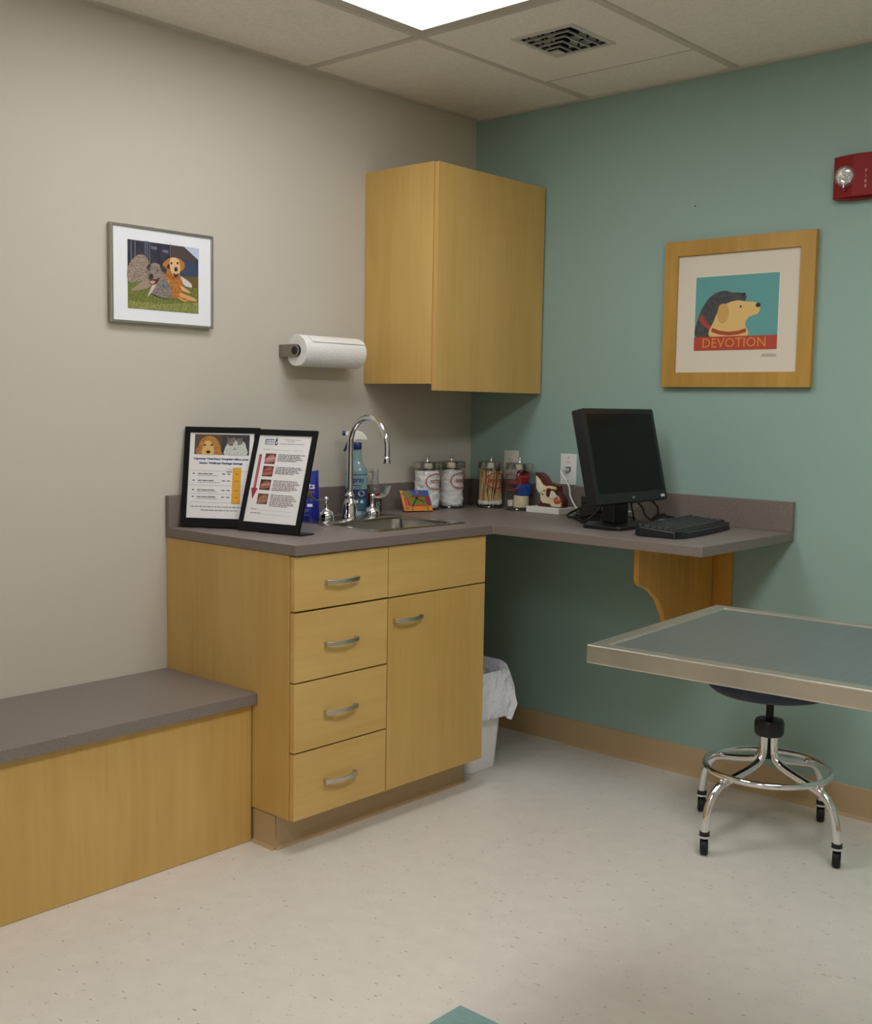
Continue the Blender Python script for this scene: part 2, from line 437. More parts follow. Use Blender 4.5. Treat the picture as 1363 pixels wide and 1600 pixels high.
# ------------------------------------------------------------------ base cabinet with drawers
CX = .6105; YA, YB = -1.474, -.6326
bc = thing('base_cabinet', 'maple base cabinet with four drawers and a door under the sink counter', 'cabinet', (.3, -1.05, 0))
m = W(bc)
m.box(.002, .590, YA, YA+.019, .103, .868, WOODV)       # left side
m.box(.002, .590, YB-.019, YB, .103, .868, WOODV)       # right side
m.box(.002, .588, YA+.019, YB-.019, .103, .122, WOODV)
m.box(.002, .02, YA+.019, YB-.019, .122, .868, WOODV)
m.box(.570, .586, YA+.019, YB-.019, .122, .868, GAP)    # dark sheet: shade of the front gaps put into its colour
m.build('cabinet_body', bc, bevel=.0008)
m = W(bc)
m.box(.08, .5276, -1.468, YB-.006, .001, .103, VINYL)
cc = [(.5276+.016, .0), (.5276+.012, .003), (.5276+.006, .009), (.5276+.004, .02), (.5276+.004, .1), (.5276, .1), (.5276, 0)]
m.prism(cc, -1.472, YB-.004, VINYL, 'y')
cc2 = [(-1.468-(x-.5276), z) for x, z in cc]
m.prism(cc2, .432, .5316, VINYL, 'x')
m.build('toe_kick', bc, bevel=.002)
def pull(parent, y, z, root, l=.128):
    """flat bow handle, ends on short feet"""
    m = W(root); n = 14; top = []; x0 = CX+.006
    out = []; inn = []
    for i in range(n+1):
        t_ = i/n; a = (t_-.5)*2
        xo = CX+.029-.014*a*a
        out.append((xo, y-l/2+l*t_)); inn.append((xo-.0045, y-l/2+l*t_))
    pts = out+inn[::-1]
    m.prism(pts, z-.0065, z+.0065, NICKEL, 'z')
    for s_ in (-1, 1):
        yy = y+s_*(l/2-.004); m.box(CX, CX+.0135, yy-.004, yy+.004, z-.0065, z+.0065, NICKEL)
    return m.build('handle', parent, bevel=.0012)
def front(name, y0, y1, z0, z1, wm):
    m = W(bc); m.box(.592, CX, y0, y1, z0, z1, wm)
    return m.build(name, bc, bevel=.0012)
g = .0026
YM = -1.0955
for z0, z1, zh in ((.710, .8655, .785), (.5055, .7045, .604), (.302, .501, .402), (.1028, .2975, .197)):
    d = front('drawer', YA+.003, YM-g, z0, z1, WOODH); pull(d, -1.295, zh, bc)
front('false_front', YM+.0006, YB, .709, .866, WOODH)
d = front('door', YM+g-.0012, YB, .1028, .7045, WOODV); pull(d, -1.013, .635, bc, .125)

# ------------------------------------------------------------------ counter
CT = .9; CB = .8692; CD = .6216; CWY = -.6092; CE = 1.4009; CL = -1.478
SX0, SX1, SY0, SY1 = .098, .531, -1.076, -.634                 # sink cut-out
ct = thing('countertop', 'L-shaped grey-brown laminate countertop with backsplash along both walls', 'countertop', (.3, -.9, CT))
m = W(ct)
hx0, hx1, hy0, hy1 = SX0+.012, SX1-.012, SY0+.012, SY1-.012
# the slab in pieces round the sink hole, inner faces welded away
def slab(m, pts_outer, hole, z0, z1):
    bm = bmesh.new()
    me = None
xs = [0.001, hx0, hx1, CD]; ys = [CL, hy0, hy1, CWY, -.001]; XS = xs+[CE]
def cell(i, j): # i over XS cells, j over ys cells
    if i == 3: return j == 3
    if i == 1 and j == 1: return False
    return True
for i in range(4):
    for j in range(4):
        if not cell(i, j): continue
        x0, x1, y0, y1 = XS[i], XS[i+1], ys[j], ys[j+1]
        m.add([(x0, y0, CT), (x1, y0, CT), (x1, y1, CT), (x0, y1, CT)], [(0, 1, 2, 3)], LAM)
        m.add([(x0, y0, CB), (x1, y0, CB), (x1, y1, CB), (x0, y1, CB)], [(3, 2, 1, 0)], LAM)
        for di, dj, q in ((-1, 0, ((x0, y1), (x0, y0))), (1, 0, ((x1, y0), (x1, y1))), (0, -1, ((x0, y0), (x1, y0))), (0, 1, ((x1, y1), (x0, y1)))):
            a, bb = i+di, j+dj
            if 0 <= a < 4 and 0 <= bb < 4 and cell(a, bb): continue
            (xa, ya), (xb, yb) = q
            m.add([(xa, ya, CB), (xb, yb, CB), (xb, yb, CT), (xa, ya, CT)], [(0, 1, 2, 3)], LAMD)
m.build('counter_slab', ct, bevel=.002)
m = W(ct); m.box(.001, .020, CL, -.001, CT, CT+.0995, LAMD); m.build('backsplash', ct, bevel=.0015)
m = W(ct); m.box(.020, CE, -.020, -.001, CT, CT+.0995, LAMD); m.build('backsplash', ct, bevel=.0015)

# support bracket under the free end: curved plate and wall cleat
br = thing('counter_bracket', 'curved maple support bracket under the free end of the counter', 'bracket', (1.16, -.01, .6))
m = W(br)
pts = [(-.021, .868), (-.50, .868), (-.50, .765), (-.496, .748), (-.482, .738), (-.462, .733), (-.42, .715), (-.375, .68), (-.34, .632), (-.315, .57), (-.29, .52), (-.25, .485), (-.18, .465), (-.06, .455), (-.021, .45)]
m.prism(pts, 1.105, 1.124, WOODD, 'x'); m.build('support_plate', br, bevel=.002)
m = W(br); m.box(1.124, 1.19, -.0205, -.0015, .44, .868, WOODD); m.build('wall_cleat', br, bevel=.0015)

# ------------------------------------------------------------------ sink
sk = thing('sink', 'small square stainless drop-in sink with a flat rim', 'sink', ((SX0+SX1)/2, (SY0+SY1)/2, CT))
BX0, BX1, BY0, BY1 = .243, .495, -1.028, -.682
m = W(sk); zr = CT+.003
def loop(x0, x1, y0, y1, r, z, seg=5): return [(p[0], p[1], z) for p in rrect(x0, x1, y0, y1, r, seg)]
loops = [loop(SX0, SX1, SY0, SY1, .018, CT+.0003), loop(SX0+.003, SX1-.003, SY0+.003, SY1-.003, .016, zr),
         loop(BX0-.008, BX1+.008, BY0-.008, BY1+.008, .04, zr-.0004), loop(BX0, BX1, BY0, BY1, .035, zr-.006),
         loop(BX0+.008, BX1-.008, BY0+.008, BY1-.008, .035, CT-.13), loop(BX0+.03, BX1-.03, BY0+.03, BY1-.03, .03, CT-.155),
         loop((BX0+BX1)/2-.045, (BX0+BX1)/2+.045, (BY0+BY1)/2-.045, (BY0+BY1)/2+.045, .044, CT-.158)]
SINKM = mat('sink_steel', 'b9b6ae', .22, 1.0)
n = len(loops[0]); vv = [p for L in loops for p in L]; ff = []
for i in range(len(loops)-1):
    for k in range(n): ff.append((i*n+k, i*n+(k+1) % n, (i+1)*n+(k+1) % n, (i+1)*n+k))
m.add(vv, ff, SINKM, True); m.build('basin', sk, bevel=0)
m = W(sk); T = Matrix.Translation(((BX0+BX1)/2, (BY0+BY1)/2, CT-.16))
m.lathe([(.045, 0), (.045, .003), (.036, .003), (.03, -.004), (0, -.004)], CHROME, 24, T)
m.build('drain', sk)

# faucet
fx = .175
fc = thing('faucet', 'chrome gooseneck faucet with two wrist-blade handles', 'faucet', (fx, -.846, zr-.0004))
m = W(fc); T = Matrix.Translation((fx, -.846, zr))
m.lathe([(.030, 0), (.0305, .006), (.0275, .012), (.026, .022), (.0255, .04), (.022, .056), (.0165, .066), (.0155, .070), (.0175, .074), (.0165, .081), (.0125, .086), (.0115, .09)], CHROME, 28, T)
m.build('spout_base', fc)
m = W(fc); p = [(fx, -.846, zr+.085), (fx, -.846, zr+.15), (fx, -.846, zr+.235)]
for i in range(1, 19):
    a = PI-PI*i/18; p.append((fx+.088+.088*math.cos(a), -.846, zr+.255+.092*math.sin(a)))
p += [(fx+.1765, -.846, zr+.235), (fx+.177, -.846, zr+.212)]
m.tube(p, .0108, CHROME, 16)
m.build('spout', fc)
m = W(fc); m.lathe([(.012, 0), (.0128, .001), (.0128, .021), (.0115, .023)], CHROME, 20, Matrix.Translation((fx+.177, -.846, zr+.196)))
m.build('aerator', fc)
for s_ in (-1, 1):
    yy = -.846+s_*.110
    m = W(fc); T = Matrix.Translation((fx, yy, zr))
    m.lathe([(.0275, 0), (.0285, .006), (.0275, .017), (.0235, .027), (.016, .034), (.009, .037), (.0070, .041), (.0060, .060), (.0085, .066), (.0085, .076), (.006, .079), (0, .079)], CHROME, 24, T)
    h = m.build('valve', fc)
    # blade lever: rises in a curve and widens
    m = W(fc)
    if s_ < 0: P = [(0, 0, .070), (0, -.03, .069), (0, -.058, .072), (0, -.082, .090), (0, -.10, .118)]
    else: P = [(0, 0, .070), (.004, .012, .066), (.010, .030, .068), (.016, .046, .080), (.02, .055, .105)]
    P = smooth_path([(fx+a_, yy+b_, zr+c_) for a_, b_, c_ in P], 5); n = len(P)
    vs = []; 
    for i, q in enumerate(P):
        t_ = i/(n-1); wd = .006+.014*t_
        tn = (P[min(i+1, n-1)]-P[max(i-1, 0)]).normalized(); sd = Vector((1, 0, 0)); nm = tn.cross(sd).normalized()*.0022
        vs += [q-sd*wd-nm, q+sd*wd-nm, q+sd*wd+nm, q-sd*wd+nm]
    fs = [(i*4+k, i*4+(k+1) % 4, i*4+4+(k+1) % 4, i*4+4+k) for i in range(n-1) for k in range(4)]+[(0, 1, 2, 3), (n*4-1, n*4-2, n*4-3, n*4-4)]
    m.add(vs, fs, mat('lever_satin_chrome', 'd4d2ce', .25, 1.0), True); m.build('lever', h, bevel=.0008)

# ------------------------------------------------------------------ wall cabinet
UY = -.6156; UD = .336
uc = thing('wall_cabinet', 'tall maple wall cabinet with one plain door in the room corner', 'cabinet', (.17, -.31, 1.37))
m = W(uc)
m.box(.002, UD-.002, UY, UY+.019, 1.370, 2.1258, WOODV); m.box(.002, UD-.002, -.028, -.009, 1.370, 2.1258, WOODV)
m.box(.002, UD-.002, UY+.019, -.028, 1.376, 1.394, WOODV); m.box(.002, UD-.002, UY+.019, -.028, 2.107, 2.1258, WOODV)
m.box(.002, .012, UY+.019, -.028, 1.394, 2.107, WOODV)
m.box(UD-.01, UD-.003, UY+.019, -.028, 1.394, 2.107, GAP)  # dark sheet, painted shade behind the door edges
m.build('cabinet_body', uc, bevel=.0008)
m = W(uc); m.box(UD+.0012, .3558, UY+.001, -.010, 1.3468, 2.123, WOODV)
m.box(UD+.0016, .3554, UY+.0004, UY+.001, 1.3472, 2.1226, EDGE)
m.build('door', uc, bevel=.001)

# ------------------------------------------------------------------ paper towel
ph = thing('paper_towel_holder', 'grey metal wall bracket holding the paper towel roll', 'paper towel holder', (.0, -.86, 1.47))
RXc, RZc, RY0, RY1 = .080, 1.471, -1.008, -.730
BRK = mat('bracket_grey', '8f887c', .45, .6)
for s_, yy in ((-1, -1.016), (1, -.722)):
    m = W(ph)
    arc = [(RXc+.021*math.cos(a), RZc+.021*math.sin(a)) for a in [PI/2-PI*i/10 for i in range(11)]]
    m.prism([(.001, RZc-.021), (.001, RZc+.021)]+arc, yy-.0015, yy+.0015, BRK, 'y')
    m.build('bracket_arm', ph, bevel=.0005)
    m = W(ph); m.cyl((RXc, yy-s_*-.003*0-.0, RZc), (RXc, yy-s_*.016, RZc), .0145, BLACK, 20); m.cyl((RXc, yy+s_*.0035, RZc), (RXc, yy, RZc), .0135, BLACK, 20)
    m.build('hub', ph)
m = W(ph); m.box(.001, .004, -1.0175, -.7205, RZc-.021, RZc+.021, BRK); m.build('wall_plate', ph)
TOW = mat('towel_paper', 'e9e7e2', .9, bump=((110, 110, 110), .6, .004))
pr = thing('paper_towel_roll', 'white paper towel roll on the wall bracket beside the wall cabinet', 'paper towel roll', (RXc, -.861, RZc-.053))
m = W(pr)
R = .053; ri = .021; prof = []
n = 48; vs = []; fs = []
for (rr, yy) in ((ri, RY0), (R-.0015, RY0), (R, RY0+.002), (R, RY1-.002), (R-.0015, RY1), (ri, RY1)):
    for k in range(n):
        a = 2*PI*k/n; r_ = rr + (.0007*math.sin(5*a) if rr > .03 else 0)
        vs.append((RXc+r_*math.cos(a), yy, RZc+r_*math.sin(a)))
for i in range(6):
    j = (i+1) % 6
    for k in range(n): fs.append((i*n+k, i*n+(k+1) % n, j*n+(k+1) % n, j*n+k))
m.add(vs, fs, TOW, True); o = m.build('towel_sheets', pr)
for p_ in o.data.polygons: p_.use_smooth = True
mm = o.modifiers.new('e', 'EDGE_SPLIT'); mm.split_angle = .6
# loose end: one thin flap lying on the roll
m = W(pr); fl = []
for i in range(7):
    a = math.radians(33+7.0*i); rr = R+.0036-.0005*i; fl.append((RXc+rr*math.cos(a), RZc+rr*math.sin(a)))
fl2 = [(RXc+(math.hypot(x-RXc, z-RZc)-.0014)*(x-RXc)/math.hypot(x-RXc, z-RZc), RZc+(math.hypot(x-RXc, z-RZc)-.0014)*(z-RZc)/math.hypot(x-RXc, z-RZc)) for x, z in fl]
m.prism(fl+fl2[::-1], RY0+.03, RY1-.003, TOW, 'y'); m.build('loose_sheet', pr)

# ------------------------------------------------------------------ flat prints: helper that lays coloured shapes on a sheet
def C(name, col, **k): return mat('ink_'+name, col, k.pop('rough', .55), **k)
class Sheet:
    """printed surface: uv in 0..1, o origin, e right vector, u up vector, n outward normal"""
    def __init__(s, mb, o, e, u):
        s.m = mb; s.o = Vector(o); s.e = Vector(e); s.u = Vector(u); s.n = s.e.cross(s.u).normalized(); s.W = s.e.length; s.H = s.u.length; s.k = 0
    def P(s, a, b, k): return s.o+s.e*a+s.u*b+s.n*(.00025*k)
    def poly(s, pts, m, k): s.m.poly([s.P(a, b, k) for a, b in pts], m)
    def rect(s, a0, a1, b0, b1, m, k): s.poly([(a0, b0), (a1, b0), (a1, b1), (a0, b1)], m, k)
    def blob(s, ca, cb, ra, rb, m, k, n=18, rot=0):
        ct_, st_ = math.cos(rot), math.sin(rot); pts = []
        for i in range(n):
            x, y = ra*math.cos(2*PI*i/n), rb*math.sin(2*PI*i/n)
            x, y = x*ct_-y*st_, x*st_+y*ct_; pts.append((ca+x, cb+y*s.W/s.H))
        s.poly(pts, m, k)
    def curve(s, pts, m, k, n=5):
        q = smooth_path([(a, b, 0) for a, b in pts], n, True); s.poly([(p.x, p.y) for p in q], m, k)
    def text(s, txt, a, b, h, m, k, align='LEFT', width=None, bold=0):
        """a,b position; h letter height as share of sheet height"""
        s.m.text(txt, m, h*s.H*1.35, lambda u, v: s.P(a+u/s.W, b+v/s.H, k), align, width*s.W if width else None, bold)
    def line(s, pts, wd, m, k):
        for (a0, b0), (a1, b1) in zip(pts, pts[1:]):
            p, q = s.P(a0, b0, k), s.P(a1, b1, k); d = (q-p).normalized(); sd = s.n.cross(d)*wd/2
            s.m.poly([p-sd, q-sd, q+sd, p+sd], m)

INK = C('black', '26252a'); GREYINK = C('grey', '8d8c92'); NAVY = C('navy', '2c4a78')
# ------------------------------------------------------------------ dog photograph on the beige wall
PA = dict(y0=-1.675, y1=-1.3065, z0=1.526, z1=1.8165)
SILV = mat('silver_frame', 'b3aca0', .3, .85); MATB = mat('white_mat_board', 'e9eaec', .8)
pc = thing('framed_photograph', 'silver framed photograph of two dogs hanging on the beige wall', 'picture', (.0, -1.49, 1.526))
m = W(pc); y0, y1, z0, z1 = PA['y0'], PA['y1'], PA['z0'], PA['z1']; wd = .0075
for q in ((y0, y1, z1-wd, z1), (y0, y1, z0, z0+wd), (y0, y0+wd, z0+wd, z1-wd), (y1-wd, y1, z0+wd, z1-wd)):
    m.box(.002, .021, q[0], q[1], q[2], q[3], SILV)
m.build('frame', pc, bevel=.001)
m = W(pc); m.box(.002, .016, y0+wd, y1-wd, z0+wd, z1-wd, MATB); m.build('mat_board', pc)
m = W(pc); m.flat = True
S1 = Sheet(m, (.0164, -1.6165, 1.570), (0, .2555, 0), (0, 0, .2025))
def pq(x, y):
    t_, b_ = 338+.112*(x-370), 1000+.077*(x-365)
    return ((x-367)/680, (b_-y)/(b_-t_))
def D(pts): return [pq(*p) for p in pts]
k = 0
S1.rect(0, 1, 0, 1, C('porch', '23212e', noise=((40, 40, 40), '33303f', .4, .6)), 0)
S1.poly(D([(905, 400), (1055, 415), (1052, 530)]), C('skyblue', 'b9c6dd'), 1)
S1.poly(D([(775, 385), (900, 402), (1030, 515), (1030, 552), (780, 505)]), C('roof', '4a3d3c'), 1)
S1.poly(D([(785, 512), (1030, 555), (1040, 700), (790, 690)]), C('blueporch', '33435c'), 1)
for x in (395, 430, 525, 545): S1.poly(D([(x, 350), (x+12, 352), (x+12, 560), (x, 560)]), C('rail', '5a6072'), 1)
for x in (570, 768): S1.poly(D([(x, 365), (x+5, 366), (x+5, 560), (x, 560)]), C('rail2', '777480'), 1)
for a_, b_ in ((585, 400), (695, 430)): S1.poly(D([(a_, b_), (a_+55, b_+6), (a_+55, b_+35), (a_, b_+25)]), C('rail3', '6a6a80'), 1)
GR = C('grass', '7d7f35', noise=((220, 220, 220), '55602a', .4, .6)); 
S1.poly(D([(366, 740), (700, 690), (1042, 690), (1043, 1050), (365, 1000)]), GR, 2)
S1.poly(D([(366, 930), (700, 960), (1043, 940), (1043, 1050), (365, 1000)]), C('grass_pale', '9a9a55', noise=((260, 260, 260), '6f7238', .4, .6)), 3)
S1.poly(D([(880, 690), (1042, 690), (1042, 800), (960, 800)]), C('earth', '6a5426'), 3)
ROCK = C('rock', 'a3907f', noise=((120, 120, 260), '75655a', .42, .6))
S1.curve(D([(370, 600), (430, 510), (500, 482), (560, 540), (590, 620), (560, 700), (480, 740), (372, 740)]), ROCK, 4)
S1.curve(D([(395, 832), (440, 790), (500, 740), (560, 715), (600, 760), (560, 800), (470, 825)]), C('greyleg', '9b8672'), 5)
GOLD = C('golden', 'b9762f', noise=((150, 150, 150), '96591f', .4, .6)); GOLDL = C('golden_pale', 'dcb583')
S1.curve(D([(850, 680), (940, 730), (978, 770), (970, 795), (900, 770)]), C('tailwhite', 'cfc8c0'), 5)
S1.curve(D([(700, 600), (760, 620), (850, 660), (890, 780), (880, 900), (820, 905), (760, 880), (700, 760)]), GOLD, 6)
S1.curve(D([(860, 850), (930, 870), (1015, 905), (1020, 930), (960, 925), (870, 895)]), C('goldpaw', 'd29d62'), 7)
S1.curve(D([(840, 890), (900, 900), (945, 925), (900, 935), (850, 910)]), C('goldpaw2', 'c89052'), 7)
S1.curve(D([(870, 780), (930, 815), (965, 845), (930, 845), (880, 820)]), C('goldpaw3', 'd2a977'), 7)
S1.curve(D([(688, 580), (720, 540), (770, 508), (850, 515), (900, 555), (905, 600), (870, 640), (840, 625), (800, 560), (750, 570), (720, 610)]), C('goldear', 'b66f2b'), 8)
S1.curve(D([(765, 520), (800, 505), (845, 525), (862, 600), (850, 670), (820, 695), (785, 670), (760, 600)]), GOLDL, 9)
S1.blob(*pq(776, 562), .016, .014, INK, 10); S1.blob(*pq(836, 560), .016, .014, INK, 10); S1.blob(*pq(820, 620), .026, .028, INK, 10)
S1.curve(D([(790, 655), (820, 668), (845, 655), (835, 690), (805, 692)]), C('mouth', '4a2a24'), 11)
GD = C('greydog', '8b8078', noise=((170, 170, 170), '6c625c', .4, .62)); 
S1.curve(D([(600, 720), (680, 680), (740, 740), (775, 820), (765, 900), (690, 900), (610, 870), (560, 850), (580, 790)]), GD, 12)
S1.curve(D([(545, 890), (560, 840), (600, 760), (625, 780), (580, 850)]), C('greypaw', 'c5b9ac'), 13)
S1.curve(D([(560, 580), (620, 562), (680, 590), (705, 640), (690, 710), (640, 760), (580, 740), (555, 680), (548, 620)]), C('greyface', '97877a', noise=((170, 170, 170), '7a6c62', .4, .62)), 13)
S1.poly(D([(540, 600), (570, 558), (580, 590), (555, 630)]), C('greyear', '3a3033'), 14)
S1.poly(D([(655, 575), (690, 580), (730, 625), (720, 665), (680, 640)]), C('greyear', '3a3033'), 14)
S1.blob(*pq(562, 630), .014, .01, INK, 15); S1.blob(*pq(640, 636), .014, .01, INK, 15); S1.blob(*pq(580, 692), .03, .03, INK, 15)
S1.curve(D([(570, 722), (620, 720), (658, 705), (640, 750), (600, 775), (575, 760)]), C('mouth', '4a2a24'), 15)
S1.curve(D([(565, 738), (600, 735), (618, 745), (595, 768), (570, 760)]), C('tongue', 'c98d83'), 16)
S1.blob(*pq(698, 785), .022, .02, C('tagblue', '4b5f7d'), 15); S1.blob(*pq(742, 735), .014, .014, C('tagyellow', 'c9a23a'), 15)
m.build('photo_print', pc)

# ------------------------------------------------------------------ wood-framed print on the green wall
FW = wood('oak_picture_frame', 'bd9447', 'a87f35', 'z'); 
pd = thing('framed_print', 'square wood framed print lettered DEVOTION hanging on the green wall', 'picture', (1.165, 0, 1.37))
x0, x1, z0, z1, wd = .8935, 1.4405, 1.3725, 1.8730, .051
m = W(pd)
for pts in ([(x0, z1), (x1, z1), (x1-wd, z1-wd), (x0+wd, z1-wd)], [(x0, z0), (x0+wd, z0+wd), (x1-wd, z0+wd), (x1, z0)],
            [(x0, z0), (x0, z1), (x0+wd, z1-wd), (x0+wd, z0+wd)], [(x1, z1), (x1, z0), (x1-wd, z0+wd), (x1-wd, z1-wd)]):
    m.prism(pts, -.024, -.002, FW, 'y')
m.build('frame', pd, bevel=.0015)
m = W(pd); CREAM = mat('cream_mat_board', 'd9d0bd', .8); m.box(x0+wd, x1-wd, -.014, -.003, z0+wd, z1-wd, CREAM); m.build('mat_board', pd)
m = W(pd); m.flat = True
S2 = Sheet(m, (1.014, -.0144, 1.498), (.304, 0, 0), (0, 0, .249))
S2.rect(-.008, 1.008, -.01, 1.01, C('cream_edge', 'e6dfcc'), 0)
S2.rect(0, 1, .185, 1, C('teal', '5c9c98'), 1)
S2.rect(0, 1, 0, .185, C('brick', 'b1432f'), 1)
# plain stand-in: two simple dog heads in profile, dark behind pale
DKG = C('charcoal', '3b3a3f', noise=((90, 90, 90), '4a494e', .42, .6)); PALE = C('paleyellow', 'dcb871')
S2.curve([(.02, .187), (.03, .40), (.10, .60), (.20, .74), (.34, .80), (.46, .77), (.56, .76), (.62, .72), (.60, .64), (.48, .56), (.40, .40), (.30, .187)], DKG, 2)
S2.curve([(.20, .187), (.24, .40), (.30, .54), (.40, .63), (.52, .66), (.62, .64), (.74, .62), (.79, .55), (.76, .47), (.66, .43), (.62, .34), (.64, .187)], PALE, 3)
S2.curve([(.30, .60), (.38, .62), (.42, .52), (.40, .40), (.33, .36), (.28, .46)], C('ear_tan', 'c99f55'), 4)
S2.blob(.765, .585, .030, .024, INK, 5); S2.blob(.56, .575, .013, .013, INK, 5); S2.blob(.59, .735, .024, .02, INK, 5)
S2.poly([(.045, .425), (.085, .50), (.14, .40), (.215, .315), (.24, .25), (.13, .32)], C('collar', 'a8402c'), 2.5)
S2.poly([(.222, .305), (.32, .262), (.43, .245), (.54, .255), (.632, .285), (.636, .235), (.54, .205), (.43, .195), (.31, .212), (.210, .255)], C('collar', 'a8402c'), 5)
S2.rect(0, 1, 0, .185, C('brick', 'b1432f'), 6)
S2.text('DEVOTION', .49, .093, .135, C('orange', 'd98f35'), 7, 'CENTER', .76)
sg = [(.83+.018*i, -.075+(.018 if i % 2 else -.006)*(1 if i < 7 else .6)) for i in range(10)]
S2.line(sg, .0011, INK, 2); S2.line([(.82, -.088), (1.0, -.092)], .0009, INK, 2)
m.build('print', pd)

# ------------------------------------------------------------------ fire strobe
FR = mat('fire_red', '821215', .5, spec=.3)
fs_ = thing('fire_alarm_strobe', 'red wall-mounted fire alarm strobe with clear lens lettered FIRE', 'fire alarm', (1.565, 0, 1.955))
m = W(fs_); zc0, zc1 = 1.957, 2.083
xa, xm, xb = 1.4875, 1.563, 1.652
pts = []
for i in range(13):
    t_ = i/12; x = xa+(xb-xa)*t_
    pts.append((x, -(.026+.024*min(1, t_/.5)) if t_ < .5 else -(.046-.004*(t_-.5))))
m.prism([(xa, -.0015)]+pts+[(xb, -.0015)], zc0, zc1, FR, 'z')
m.build('housing', fs_, bevel=.002)
m = W(fs_)
for s_, zz in ((1, 2.083), (-1, 1.957)):   # arched top and bottom lips
    m = W(fs_)
    arc = [(xa+(xb-xa)*i/10, zz+s_*.006*(1-((i/10-.5)*2)**2)) for i in range(11)]
    m.prism([(xa, zz)]+arc+[(xb, zz)] if s_ > 0 else [(xb, zz)]+arc[::-1]+[(xa, zz)], -.030, -.0015, FR, 'y')
    m.build('end_cap', fs_)
LENS = glass('clear_lens', 'f4f4f0', .06, 1.0, .12); LX, LZ = 1.532, 2.020
m = W(fs_); T = Matrix.Translation((LX, -.042, LZ)) @ Matrix.Rotation(PI/2, 4, 'X')
m.lathe([(.030, -.004), (.0335, .004), (.031, .012), (.024, .020), (.012, .025), (0, .026)], LENS, 10, T, smooth=False)
m.build('lens', fs_)
m = W(fs_)
m.lathe([(.029, .0), (.027, .007), (.018, .003), (.014, .012), (.006, .008), (0, .014)], mat('reflector_chrome', 'f0eef0', .22, 1.0), 8, T, smooth=False)
m.cyl((LX-.012, -.055, LZ+.006), (LX+.012, -.055, LZ+.006), .003, WHITE); m.box(LX-.002, LX+.003, -.056, -.048, LZ-.036, LZ-.022, CHROME)
m.build('reflector', fs_)
m = W(fs_); SIL = mat('silver_lettering', 'b09a80', .5)
for i, ch in enumerate('FIRE'):
    m.text(ch, SIL, .013, lambda u, v, i=i: (1.598+u, -.0475, 2.030-.0155*i+v), 'CENTER', bold=.0003)
m.build('lettering', fs_)
m = W(fs_); m.cyl((LX+.001, -.0475, 1.978), (LX+.001, -.040, 1.978), .0028, BLACK, 10); m.build('screw', fs_)

# small hole in the wall above the print
tag(MB().lathe([(.0028, 0), (.0028, .0012), (0, .0014)], BLACK, 10, Matrix.Translation((.991, 0, 1.992)) @ Matrix.Rotation(PI/2, 4, 'X')).build('wall_anchor'),
    'tiny dark nail head in the green wall above the wood framed print', 'nail')

# ------------------------------------------------------------------ outlets
WP = mat('wall_plate_ivory', 'dad6cb', .4); WPW = mat('wall_plate_white', 'e2e1de', .35)
r = thing('power_outlet', 'ivory duplex power outlet on the green wall behind the glass jars', 'outlet', (.216, 0, 1.065))
m = W(r); m.box(.1805, .2515, -.006, -.0008, 1.008, 1.123, WP); m.build('cover_plate', r, bevel=.0025)
for zz in (1.085, 1.045):
    m = W(r); m.rbox(.200, .233, -.0085, -.006, zz-.0145, zz+.0145, .009, WP, axis='y')
    m.box(.2095, .2115, -.0087, -.0084, zz-.002, zz+.007, BLACK); m.box(.2215, .2235, -.0087, -.0084, zz-.002, zz+.006, BLACK); m.cyl((.2165, -.0087, zz-.008), (.2165, -.0083, zz-.008), .0025, BLACK, 8)
    m.build('socket', r)
r = thing('data_plate', 'white wall plate with a white cable plugged in, beside the monitor', 'wall plate', (.493, 0, 1.062))
m = W(r); m.box(.456, .530, -.006, -.0008, 1.003, 1.121, WPW); m.build('cover_plate', r, bevel=.0025)
m = W(r); m.box(.482, .505, -.0072, -.0058, 1.053, 1.071, BLACK)
m.build('jack', r)
m = W(r); m.box(.484, .502, -.02, -.0073, 1.055, 1.068, mat('clear_plug', 'b9b7b0', .2)); m.build('plug', r)
for zz in (1.106, 1.018):
    m = W(r); m.cyl((.493, -.0072, zz), (.493, -.0058, zz), .003, NICKEL, 10); m.build('screw', r)
m = W(r); m.box(.483, .503, -.0066, -.0058, 1.088, 1.090, mat('plate_groove', '9a9890', .5))
m.build('plate_groove', r)
wc = MB(); CW = mat('white_cable', 'e2e2de', .45)
wc.tube(smooth_path([(.490, -.02, 1.060), (.487, -.045, 1.056), (.512, -.06, 1.035), (.545, -.07, 1.000), (.560, -.08, .965), (.60, -.10, .93), (.655, -.13, .908), (.72, -.15, .904), (.74, -.12, .91), (.78, -.10, .93), (.86, -.13, .935), (.90, -.16, .96)], 8), .0032, CW, 8)
tag(wc.build('network_cable'), 'thin white cable running from the wall plate down behind the monitor', 'cable')

